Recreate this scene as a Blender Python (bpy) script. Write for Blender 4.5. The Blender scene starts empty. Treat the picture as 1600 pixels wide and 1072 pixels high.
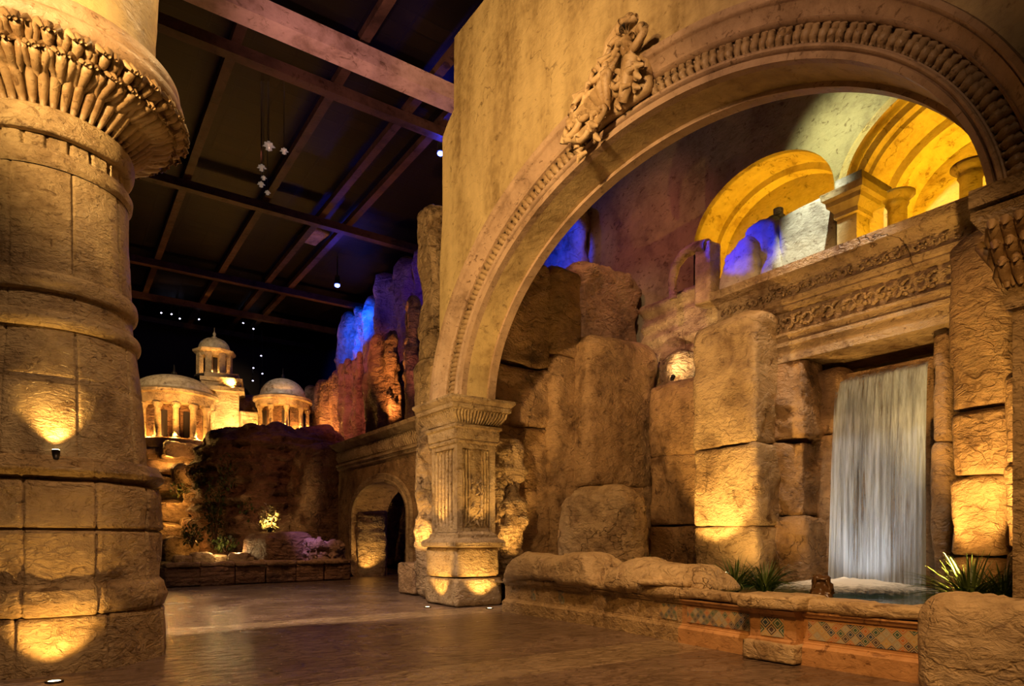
import bpy, math, random
from mathutils import Vector, noise, Matrix
R = math.radians
PI = math.pi
random.seed(7)
sc = bpy.context.scene
col = sc.collection

# ------------------------------------------------------------------ camera
EYE = 1.4
F = 1030.0
AL = R(34.7)
SA, CA = math.sin(AL), math.cos(AL)
HZ = 845.0
cam = bpy.data.cameras.new('camera')
cam.sensor_width = 36
cam.lens = 36 * F / 1600
cam.shift_y = (HZ - 536) / 1600
cam.clip_start = 0.05
cam.clip_end = 200
camo = bpy.data.objects.new('camera', cam)
col.objects.link(camo)
camo.location = (0, 0, EYE)
camo.rotation_euler = (R(90), 0, -AL)
sc.camera = camo

# ------------------------------------------------------------------ world, exposure
w = bpy.data.worlds.new('world')
sc.world = w
w.use_nodes = True
bg = w.node_tree.nodes['Background']
bg.inputs[0].default_value = (1.0, 0.6, 0.36, 1)
bg.inputs[1].default_value = 0.008
sc.view_settings.view_transform = 'Standard'
sc.view_settings.look = 'None'
sc.view_settings.gamma = 1
sc.view_settings.exposure = 0.0
sc.cycles.max_bounces = 5
sc.cycles.diffuse_bounces = 3
sc.cycles.glossy_bounces = 3
sc.cycles.transparent_max_bounces = 12
sc.cycles.sample_clamp_indirect = 3
sc.cycles.use_denoising = True

WARM = (1.0, 0.56, 0.15)
AMBER = (1.0, 0.47, 0.10)
GOLD = (1.0, 0.50, 0.015)
ORANGE = (1.0, 0.36, 0.08)
BLUE = (0.03, 0.06, 1.0)
VIOLET = (0.50, 0.22, 1.0)


def spot(loc, tgt, e, c=WARM, ang=60, blend=0.8, rad=0.05):
    l = bpy.data.lights.new('lamp_light', 'SPOT')
    l.energy = e
    l.color = c
    l.spot_size = R(ang)
    l.spot_blend = blend
    l.shadow_soft_size = rad
    o = bpy.data.objects.new('lamp_light', l)
    col.objects.link(o)
    o.location = loc
    d = Vector(tgt) - Vector(loc)
    o.rotation_euler = d.to_track_quat('-Z', 'Y').to_euler()
    return o


def point(loc, e, c=WARM, rad=0.08):
    l = bpy.data.lights.new('lamp_light', 'POINT')
    l.energy = e
    l.color = c
    l.shadow_soft_size = rad
    o = bpy.data.objects.new('lamp_light', l)
    col.objects.link(o)
    o.location = loc
    return o


def at(x, y, X=None, Y=None, Z=None, z=None):
    """the place seen at photo point (x, y) on a plane of the building"""
    t = (x - 800) / F
    if X is not None:
        D = X / (SA + t * CA)
    elif Y is not None:
        D = Y / (CA - t * SA)
    elif z is not None:
        D = (z - EYE) * F / (HZ - y)
    else:
        D = Z
    return Vector((D * (SA + t * CA), D * (CA - t * SA), EYE + (HZ - y) * D / F))


# unseen spots without fixtures, added to light the walkway, column, arch and grotto
spot((-3.5, 3.5, 6.5), (7.1, 12.3, 8.0), 8200, (1, .61, .24), 60, 0.9, 0.25)       # wall left of the arch
spot((-2.5, 3.0, 7.5), (7.1, 7.0, 8.8), 2100, (1, .58, .34), 70, 1.0, 0.25)      # arch crown
spot((1.0, 0.0, 7.0), (7.3, 5.0, 0.6), 2400, (1, .50, .14), 50, 1.0, 0.3)      # kerb
spot((1.5, 6.5, 10.5), (7.5, 8.0, 0.8), 750, (1, .56, .20), 46, 1.0, 0.3)      # planter, rocks
spot((8.6, 5.0, 12.8), (11.8, 9.3, 2.5), 820, (1, .48, .16), 60, 1.0, 0.3)     # rocks and frieze through the arch
spot((-3.0, 11.0, 13.5), (2.5, 13.5, 0.0), 15000, (1, .70, .50), 60, 1.0, 0.3)    # walkway, far part
spot((0.5, 1.0, 13.5), (3.5, 6.5, 0.0), 5500, (1, .60, .32), 60, 1.0, 0.3)    # walkway, near part
spot((2.2, 0.5, 8.5), (-4.5, 6.0, 3.2), 1350, (1, .62, .25), 60, 1.0, 0.25)      # front column
spot((1.5, -1.0, 4.5), (-4.9, 6.2, 6.4), 450, (1, .50, .2), 40, 1.0, 0.2)      # front capital
spot((4.5, 9.5, 11.0), (-4.0, 6.9, 4.0), 1100, (1, .62, .25), 50, 1.0, 0.2)      # rim light on the column's right edge
spot((9.8, 8.3, 13.8), (14.5, 7.9, 9.9), 2600, (.95, .92, .45), 34, 1.0, 0.15)  # pale pool of light between the niches
spot((8.5, 10.5, 13.0), (13.3, 10.9, 7.0), 900, (.9, .30, .50), 36, 1.0, 0.15)    # mauve wash
spot((9.2, 6.0, 12.0), (12.2, 7.2, 5.8), 1300, (1, .58, .25), 38, 1.0, 0.15)     # frieze
spot((8.5, 12, 12), (14.5, 14.0, 9.5), 420, (1, .26, .16), 60, 1, .2)      # dim maroon wash
spot((10.0, 9.5, 13.5), (13.2, 14.3, 8.0), 1100, (1, .62, .38), 34, 1, .15)     # tops of the highest rocks


# ------------------------------------------------------------------ materials
def nt(m):
    return m.node_tree.nodes, m.node_tree.links


def base_mat(name, color=(.5, .5, .5), rough=.6, metal=0, emit=None, es=0):
    m = bpy.data.materials.new(name)
    m.use_nodes = True
    b = m.node_tree.nodes['Principled BSDF']
    b.inputs['Base Color'].default_value = (*color, 1)
    b.inputs['Roughness'].default_value = rough
    b.inputs['Metallic'].default_value = metal
    if emit:
        b.inputs['Emission Color'].default_value = (*emit, 1)
        b.inputs['Emission Strength'].default_value = es
    return m


def math_node(N, L, op, a, b=None, c=None, clamp=False):
    n = N.new('ShaderNodeMath')
    n.operation = op
    n.use_clamp = clamp
    for i, v in enumerate((a, b, c)):
        if v is None:
            continue
        if isinstance(v, (int, float)):
            n.inputs[i].default_value = v
        else:
            L.new(v, n.inputs[i])
    return n.outputs[0]


def ramp(N, L, fac, stops):
    r = N.new('ShaderNodeValToRGB')
    L.new(fac, r.inputs[0])
    e = r.color_ramp.elements
    while len(e) < len(stops):
        e.new(0.5)
    for i, (p, c) in enumerate(stops):
        e[i].position = p
        e[i].color = (*c, 1)
    return r.outputs[0]


def tex_noise(N, L, vec, scale, detail=6, rough=.6, dist=0):
    n = N.new('ShaderNodeTexNoise')
    n.inputs['Scale'].default_value = scale
    n.inputs['Detail'].default_value = detail
    n.inputs['Roughness'].default_value = rough
    n.inputs['Distortion'].default_value = dist
    if vec is not None:
        L.new(vec, n.inputs['Vector'])
    return n.outputs['Fac']


def scaled_pos(N, L, s=(1, 1, 1)):
    g = N.new('ShaderNodeNewGeometry')
    mp = N.new('ShaderNodeMapping')
    mp.inputs['Scale'].default_value = s
    L.new(g.outputs['Position'], mp.inputs['Vector'])
    return mp.outputs[0]


def stone(name, light, dark, bump=.5, rough=.5, fine=9, crack=.9, crackw=.02, streak=False, dist=.03, strata=0.0):
    m = base_mat(name, light, rough)
    N, L = nt(m)
    b = N['Principled BSDF']
    p = scaled_pos(N, L)
    ps = scaled_pos(N, L, (1, 1, .28)) if streak else p
    n1 = tex_noise(N, L, ps, 1.1, 8, .62, .4)
    n2 = tex_noise(N, L, p, 5.5, 6, .65)
    mix = math_node(N, L, 'ADD', math_node(N, L, 'MULTIPLY', n1, .7), math_node(N, L, 'MULTIPLY', n2, .3))
    mid = tuple((a * .6 + c * .4) for a, c in zip(light, dark))
    c1 = ramp(N, L, mix, [(.36, tuple(x * .8 for x in dark)), (.47, mid), (.54, light), (.66, tuple(min(1, x * 1.18) for x in light))])
    v = N.new('ShaderNodeTexVoronoi')
    v.feature = 'DISTANCE_TO_EDGE'
    v.inputs['Scale'].default_value = crack
    # warped lookup so the cracks wander
    nw = N.new('ShaderNodeTexNoise')
    nw.inputs['Scale'].default_value = 1.7
    nw.inputs['Detail'].default_value = 5
    L.new(p, nw.inputs['Vector'])
    va = N.new('ShaderNodeVectorMath')
    va.operation = 'MULTIPLY_ADD'
    L.new(nw.outputs['Color'], va.inputs[0])
    va.inputs[1].default_value = (1.3, 1.3, 1.3)
    L.new(p, va.inputs[2])
    L.new(va.outputs[0], v.inputs['Vector'])
    ck = math_node(N, L, 'DIVIDE', v.outputs['Distance'], crackw * .55, clamp=True)
    # keep only some cracks
    gate = ramp(N, L, tex_noise(N, L, p, .55, 2, .5), [(.40, (0, 0, 0)), (.47, (1, 1, 1))])
    ck = math_node(N, L, 'MAXIMUM', ck, gate)
    mc = N.new('ShaderNodeMix')
    mc.data_type = 'RGBA'
    L.new(ck, mc.inputs[0])
    mc.inputs[6].default_value = (*[x * .62 for x in dark], 1)
    L.new(c1, mc.inputs[7])
    pit = ramp(N, L, tex_noise(N, L, scaled_pos(N, L, (1, 1, 1.6)), fine * .55, 5, .7, .8), [(.34 if fine != 9 else .28, (.42, .36, .30)), (.43, (1, 1, 1))])
    mm_ = N.new('ShaderNodeMix')
    mm_.data_type = 'RGBA'
    mm_.blend_type = 'MULTIPLY'
    mm_.inputs[0].default_value = 1
    L.new(mc.outputs[2], mm_.inputs[6])
    L.new(pit, mm_.inputs[7])
    L.new(mm_.outputs[2], b.inputs['Base Color'])
    # roughness variation gives the varnished glints
    rr = N.new('ShaderNodeMapRange')
    L.new(n2, rr.inputs[0])
    rr.inputs[1].default_value = .35
    rr.inputs[2].default_value = .65
    rr.inputs[3].default_value = rough - .17
    rr.inputs[4].default_value = rough + .08
    L.new(rr.outputs[0], b.inputs['Roughness'])
    f1 = tex_noise(N, L, scaled_pos(N, L, (1, 1, 1.8)), fine, 8, .62, .6)
    h = math_node(N, L, 'ADD', math_node(N, L, 'MULTIPLY', f1, .85), math_node(N, L, 'MULTIPLY', n1, 1.3))
    h = math_node(N, L, 'ADD', h, math_node(N, L, 'MULTIPLY', ck, .35))
    f2 = tex_noise(N, L, scaled_pos(N, L, (1, 1, 1.5)), fine * .35, 3, .5, 1.2)
    chip = ramp(N, L, f2, [(.46, (0, 0, 0)), (.50, (1, 1, 1))])
    h = math_node(N, L, 'ADD', h, math_node(N, L, 'MULTIPLY', chip, .16))
    if strata:
        st = tex_noise(N, L, scaled_pos(N, L, (.35, .35, 5.0)), 1.0, 4, .5, .3)
        h = math_node(N, L, 'ADD', h, math_node(N, L, 'MULTIPLY', st, strata))
    bp = N.new('ShaderNodeBump')
    bp.inputs['Strength'].default_value = bump
    bp.inputs['Distance'].default_value = dist
    L.new(h, bp.inputs['Height'])
    L.new(bp.outputs[0], b.inputs['Normal'])
    return m


M = {}
M['column'] = stone('column_stone', (.50, .37, .19), (.24, .15, .065), .8, .46, 14, .5, .006, dist=.06)
M['block'] = stone('pedestal_stone', (.44, .30, .14), (.20, .115, .045), .9, .42, 11, .7, .012, dist=.08)
M['rock'] = stone('rock', (.40, .25, .12), (.16, .085, .036), .9, .52, 7, .7, .02, dist=.11)
M['rock_pale'] = stone('pale_rock', (.52, .38, .21), (.26, .16, .075), .9, .5, 6, .8, .02, dist=.11)
M['rock_rough'] = stone('rough_rock', (.46, .32, .17), (.17, .10, .045), 1.0, .42, 5, 1.3, .03, dist=.22, strata=.5)
M['plaster'] = stone('plaster', (.56, .42, .19), (.33, .22, .085), .35, .6, 9, .22, .006, streak=True, dist=.05)
M['plaster_back'] = stone('back_plaster', (.46, .41, .26), (.30, .25, .15), .4, .7, 8, .5, .006, dist=.05)
M['moulding'] = stone('moulding_stone', (.45, .31, .19), (.27, .17, .095), .4, .5, 16, .5, .006, dist=.03)
M['carving'] = stone('carved_stone', (.38, .26, .13), (.24, .14, .06), .4, .46, 14, .5, .006, dist=.03)
M['ornament'] = stone('ornament_stone', (.56, .40, .20), (.30, .18, .07), .4, .5, 14, .5, .004, dist=.03)
M['pillar'] = stone('pillar_stone', (.47, .34, .18), (.24, .15, .06), .9, .40, 12, .6, .006, dist=.10)
M['frieze'] = stone('frieze_stone', (.50, .36, .20), (.20, .105, .045), .9, .5, 10, .9, .03, dist=.11, strata=.8)
M['niche'] = stone('niche_plaster', (.62, .50, .22), (.42, .28, .10), .4, .5, 7, .5, .02, dist=.06)
M['cliff'] = stone('cliff_rock', (.46, .29, .19), (.22, .12, .075), .9, .6, 3, .5, .03, dist=.3, strata=.4)
M['mound'] = stone('mound_rock', (.26, .135, .065), (.12, .055, .028), 1, .6, 4, .8, .04, dist=.25, strata=1.0)
M['terra'] = stone('terracotta', (.50, .27, .11), (.32, .16, .06), .4, .5, 12, .5, .005, dist=.03)
M['cap'] = stone('cap_stone', (.54, .40, .22), (.30, .19, .09), .8, .5, 7, .9, .03, dist=.09)
M['soil'] = base_mat('soil', (.035, .022, .012), .9)
M['metal'] = base_mat('lamp_metal', (.03, .025, .02), .45, .7)
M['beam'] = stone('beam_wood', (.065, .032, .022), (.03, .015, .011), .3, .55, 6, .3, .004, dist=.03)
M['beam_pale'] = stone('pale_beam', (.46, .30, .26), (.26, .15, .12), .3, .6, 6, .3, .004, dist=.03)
M['dome'] = stone('dome_stone', (.55, .44, .30), (.30, .22, .14), .3, .35, 5, .6, .01, dist=.05)
M['lens'] = base_mat('lamp_lens', (1, .9, .6), .4, 0, (1, .80, .45), 14)
M['lens_blue'] = base_mat('blue_lens', (.5, .6, 1), .4, 0, (.08, .12, 1), 12)
M['lens_cold'] = base_mat('cold_lens', (.8, .8, 1), .4, 0, (.75, .72, 1), 9)
M['glass_glow'] = base_mat('glowing_glass', (.7, .65, .6), .12, .3, (1, .75, .55), .12)  # weak emission stands in for light caught by the glass
M['leaf'] = base_mat('leaf_green', (.09, .14, .035), .38)
M['leaf2'] = base_mat('ivy_green', (.055, .075, .018), .45)
M['leaf_dry'] = base_mat('pale_leaf', (.30, .24, .08), .45)
M['bronze'] = base_mat('wet_stone', (.12, .06, .025), .22)
M['dark'] = base_mat('unlit_dark', (.02, .012, .01), .8)  # near-black colour stands in for unlit depth in doorways and lantern


def ceiling_mat():
    m = base_mat('ceiling_panel', (.02, .012, .009), .5)
    N, L = nt(m)
    b = N['Principled BSDF']
    p = scaled_pos(N, L, (1, 1, 1))
    br = N.new('ShaderNodeTexBrick')
    br.offset = 0
    br.inputs['Scale'].default_value = 1
    br.inputs['Brick Width'].default_value = 1.1
    br.inputs['Row Height'].default_value = .55
    br.inputs['Mortar Size'].default_value = .035
    br.inputs['Color1'].default_value = (.012, .007, .004, 1)
    br.inputs['Color2'].default_value = (.005, .003, .002, 1)
    br.inputs['Mortar'].default_value = (.004, .003, .003, 1)
    L.new(p, br.inputs['Vector'])
    n = tex_noise(N, L, p, .5, 5, .6)
    mx = N.new('ShaderNodeMix')
    mx.data_type = 'RGBA'
    L.new(ramp(N, L, n, [(.48, (0, 0, 0)), (.62, (1, 1, 1))]), mx.inputs[0])
    mx.inputs[6].default_value = (.005, .003, .003, 1)
    L.new(br.outputs['Color'], mx.inputs[7])
    L.new(mx.outputs[2], b.inputs['Base Color'])
    bp = N.new('ShaderNodeBump')
    bp.inputs['Strength'].default_value = .6
    bp.inputs['Distance'].default_value = .05
    L.new(br.outputs['Fac'], bp.inputs['Height'])
    L.new(bp.outputs[0], b.inputs['Normal'])
    return m


M['ceiling'] = ceiling_mat()
for k_ in ('ceiling', 'beam'):
    M[k_].node_tree.nodes['Principled BSDF'].inputs['Specular IOR Level'].default_value = .12


def floor_mat():
    m = base_mat('stamped_concrete', (.2, .13, .08), .3)
    N, L = nt(m)
    b = N['Principled BSDF']
    p = scaled_pos(N, L)
    sep = N.new('ShaderNodeSeparateXYZ')
    L.new(p, sep.inputs[0])
    yy = sep.outputs[1]
    # paler bands that run across the walkway
    bands = None
    for (y0, y1) in BANDS:
        c = (y0 + y1) / 2
        h = (y1 - y0) / 2
        d = math_node(N, L, 'ABSOLUTE', math_node(N, L, 'SUBTRACT', yy, c))
        k = math_node(N, L, 'LESS_THAN', d, h)
        e = math_node(N, L, 'LESS_THAN', math_node(N, L, 'ABSOLUTE', math_node(N, L, 'SUBTRACT', d, h)), .012)
        bands = k if bands is None else math_node(N, L, 'MAXIMUM', bands, k)
        if c == (BANDS[0][0] + BANDS[0][1]) / 2:
            edges = e
        else:
            edges = math_node(N, L, 'MAXIMUM', edges, e)
    n1 = tex_noise(N, L, p, .8, 8, .6, .3)
    n2 = tex_noise(N, L, p, 6, 5, .6)
    mm = math_node(N, L, 'ADD', math_node(N, L, 'MULTIPLY', n1, .65), math_node(N, L, 'MULTIPLY', n2, .35))
    c1 = ramp(N, L, mm, [(.36, (.085, .054, .036)), (.62, (.20, .135, .092))])
    c2 = ramp(N, L, mm, [(.36, (.15, .105, .062)), (.62, (.30, .215, .13))])
    mx = N.new('ShaderNodeMix')
    mx.data_type = 'RGBA'
    L.new(bands, mx.inputs[0])
    L.new(c1, mx.inputs[6])
    L.new(c2, mx.inputs[7])
    m2 = N.new('ShaderNodeMix')
    m2.data_type = 'RGBA'
    L.new(edges, m2.inputs[0])
    L.new(mx.outputs[2], m2.inputs[6])
    m2.inputs[7].default_value = (.30, .22, .14, 1)
    jn = N.new('ShaderNodeTexVoronoi')
    jn.feature = 'DISTANCE_TO_EDGE'
    jn.inputs['Scale'].default_value = 1.7
    jw = N.new('ShaderNodeTexNoise')
    jw.inputs['Scale'].default_value = 3.0
    jw.inputs['Detail'].default_value = 6
    L.new(p, jw.inputs['Vector'])
    ja = N.new('ShaderNodeVectorMath')
    ja.operation = 'MULTIPLY_ADD'
    L.new(jw.outputs['Color'], ja.inputs[0])
    ja.inputs[1].default_value = (1.1, 1.1, 1.1)
    L.new(scaled_pos(N, L, (1.0, 2.2, 1)), ja.inputs[2])
    L.new(ja.outputs[0], jn.inputs['Vector'])
    jm = N.new('ShaderNodeMix')
    jm.data_type = 'RGBA'
    jm.blend_type = 'MULTIPLY'
    jm.inputs[0].default_value = 1
    L.new(m2.outputs[2], jm.inputs[6])
    L.new(ramp(N, L, math_node(N, L, 'MULTIPLY', jn.outputs['Distance'], 8, clamp=True), [(.0, (.42, .38, .35)), (.5, (1, 1, 1)), (1, (1.0, 1.0, 1.0))]), jm.inputs[7])
    L.new(jm.outputs[2], b.inputs['Base Color'])
    # stamped slate: short overlapping ridges
    v = N.new('ShaderNodeTexVoronoi')
    v.feature = 'F1'
    v.inputs['Scale'].default_value = 3.2
    pw = scaled_pos(N, L, (1.0, 1.9, 1))
    nw = N.new('ShaderNodeTexNoise')
    nw.inputs['Scale'].default_value = 2.2
    nw.inputs['Detail'].default_value = 4
    L.new(p, nw.inputs['Vector'])
    va = N.new('ShaderNodeVectorMath')
    va.operation = 'MULTIPLY_ADD'
    L.new(nw.outputs['Color'], va.inputs[0])
    va.inputs[1].default_value = (.9, .9, .9)
    L.new(pw, va.inputs[2])
    L.new(va.outputs[0], v.inputs['Vector'])
    n3 = tex_noise(N, L, pw, 5, 6, .55, .8)
    h = math_node(N, L, 'ADD', math_node(N, L, 'MULTIPLY', v.outputs['Distance'], .8), math_node(N, L, 'MULTIPLY', n3, .9))
    bp = N.new('ShaderNodeBump')
    bp.inputs['Strength'].default_value = .8
    bp.inputs['Distance'].default_value = .045
    L.new(h, bp.inputs['Height'])
    L.new(bp.outputs[0], b.inputs['Normal'])
    rr = N.new('ShaderNodeMapRange')
    L.new(n1, rr.inputs[0])
    rr.inputs[1].default_value = .3
    rr.inputs[2].default_value = .7
    rr.inputs[3].default_value = .16
    rr.inputs[4].default_value = .32
    L.new(rr.outputs[0], b.inputs['Roughness'])
    b.inputs['Specular IOR Level'].default_value = .6
    return m


BANDS = [(5.55, 6.45), (10.9, 11.75)]
M['floor'] = floor_mat()


def water_mat():
    m = base_mat('pool_water', (.02, .07, .025), .07)
    N, L = nt(m)
    b = N['Principled BSDF']
    b.inputs['Specular IOR Level'].default_value = .6
    n = tex_noise(N, L, scaled_pos(N, L), 5, 3, .5, .5)
    bp = N.new('ShaderNodeBump')
    bp.inputs['Strength'].default_value = .35
    bp.inputs['Distance'].default_value = .05
    L.new(n, bp.inputs['Height'])
    L.new(bp.outputs[0], b.inputs['Normal'])
    return m


M['water'] = water_mat()


def fall_mat():
    m = base_mat('falling_water', (.56, .68, .88), .45)
    N, L = nt(m)
    b = N['Principled BSDF']
    st = tex_noise(N, L, scaled_pos(N, L, (9, 9, .22)), 1.5, 5, .65)
    br = tex_noise(N, L, scaled_pos(N, L, (3.1, 3.1, .12)), 1.2, 3, .6)
    k = math_node(N, L, 'ADD', math_node(N, L, 'MULTIPLY', st, .6), math_node(N, L, 'MULTIPLY', br, .5))
    a = N.new('ShaderNodeMapRange')
    L.new(k, a.inputs[0])
    a.inputs[1].default_value = .43
    a.inputs[2].default_value = .64
    a.inputs[3].default_value = .03
    a.inputs[4].default_value = .95
    L.new(a.outputs[0], b.inputs['Alpha'])
    b.inputs['Transmission Weight'].default_value = .15
    return m


M['fall'] = fall_mat()


def foam_mat():
    m = base_mat('foam', (.85, .84, .78), .6)
    N, L = nt(m)
    b = N['Principled BSDF']
    tc = N.new('ShaderNodeTexCoord')
    g = N.new('ShaderNodeTexGradient')
    g.gradient_type = 'SPHERICAL'
    mp = N.new('ShaderNodeMapping')
    mp.inputs['Scale'].default_value = (1 / 1.5, 1 / 1.5, 1)
    L.new(tc.outputs['Object'], mp.inputs[0])
    L.new(mp.outputs[0], g.inputs[0])
    n = tex_noise(N, L, scaled_pos(N, L), 9, 5, .65)
    k = math_node(N, L, 'ADD', math_node(N, L, 'MULTIPLY', g.outputs['Fac'], 2.2), math_node(N, L, 'MULTIPLY', math_node(N, L, 'SUBTRACT', n, .62), 1.6), clamp=True)
    L.new(k, b.inputs['Alpha'])
    return m


M['foam'] = foam_mat()


def tile_mat():
    """diamond mosaic of painted tiles"""
    m = base_mat('painted_tile', (.4, .3, .2), .3)
    N, L = nt(m)
    b = N['Principled BSDF']
    tc = N.new('ShaderNodeTexCoord')
    sep = N.new('ShaderNodeSeparateXYZ')
    L.new(tc.outputs['UV'], sep.inputs[0])
    u = math_node(N, L, 'ADD', sep.outputs[0], sep.outputs[1])
    v = math_node(N, L, 'SUBTRACT', sep.outputs[0], sep.outputs[1])
    fu = math_node(N, L, 'FRACT', u)
    fv = math_node(N, L, 'FRACT', v)
    cu = math_node(N, L, 'FLOOR', u)
    cv = math_node(N, L, 'FLOOR', v)
    cmb = N.new('ShaderNodeCombineXYZ')
    L.new(cu, cmb.inputs[0])
    L.new(cv, cmb.inputs[1])
    wn = N.new('ShaderNodeTexWhiteNoise')
    wn.noise_dimensions = '2D'
    L.new(cmb.outputs[0], wn.inputs['Vector'])
    c = ramp(N, L, wn.outputs['Value'], [(.0, (.035, .06, .10)), (.22, (.42, .15, .045)), (.45, (.05, .10, .07)), (.62, (.45, .30, .11)), (.8, (.33, .30, .22)), (.92, (.08, .055, .05))])
    c.node.color_ramp.interpolation = 'CONSTANT'
    du = math_node(N, L, 'ABSOLUTE', math_node(N, L, 'SUBTRACT', fu, .5))
    dv = math_node(N, L, 'ABSOLUTE', math_node(N, L, 'SUBTRACT', fv, .5))
    d = math_node(N, L, 'MAXIMUM', du, dv)
    edge = math_node(N, L, 'GREATER_THAN', d, .43)
    ring = math_node(N, L, 'LESS_THAN', math_node(N, L, 'ABSOLUTE', math_node(N, L, 'SUBTRACT', d, .26)), .045)
    mx = N.new('ShaderNodeMix')
    mx.data_type = 'RGBA'
    L.new(ring, mx.inputs[0])
    L.new(c, mx.inputs[6])
    mx.inputs[7].default_value = (.42, .36, .24, 1)
    m2 = N.new('ShaderNodeMix')
    m2.data_type = 'RGBA'
    L.new(edge, m2.inputs[0])
    L.new(mx.outputs[2], m2.inputs[6])
    m2.inputs[7].default_value = (.40, .29, .15, 1)
    L.new(m2.outputs[2], b.inputs['Base Color'])
    bp = N.new('ShaderNodeBump')
    bp.inputs['Strength'].default_value = .5
    bp.inputs['Distance'].default_value = .02
    L.new(edge, bp.inputs['Height'])
    L.new(bp.outputs[0], b.inputs['Normal'])
    return m


M['tile'] = tile_mat()

# ------------------------------------------------------------------ helpers
ORG = {}


def tag(o, label=None, cat=None, group=None, kind=None):
    if label:
        o['label'] = label
    if cat:
        o['category'] = cat
    if group:
        o['group'] = group
    if kind:
        o['kind'] = kind
    return o


def thing(name, loc, label, cat, group=None):
    o = bpy.data.objects.new(name, None)
    col.objects.link(o)
    o.empty_display_size = .2
    o.location = loc
    ORG[o.name] = Vector(loc)
    return tag(o, label, cat, group)


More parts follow.
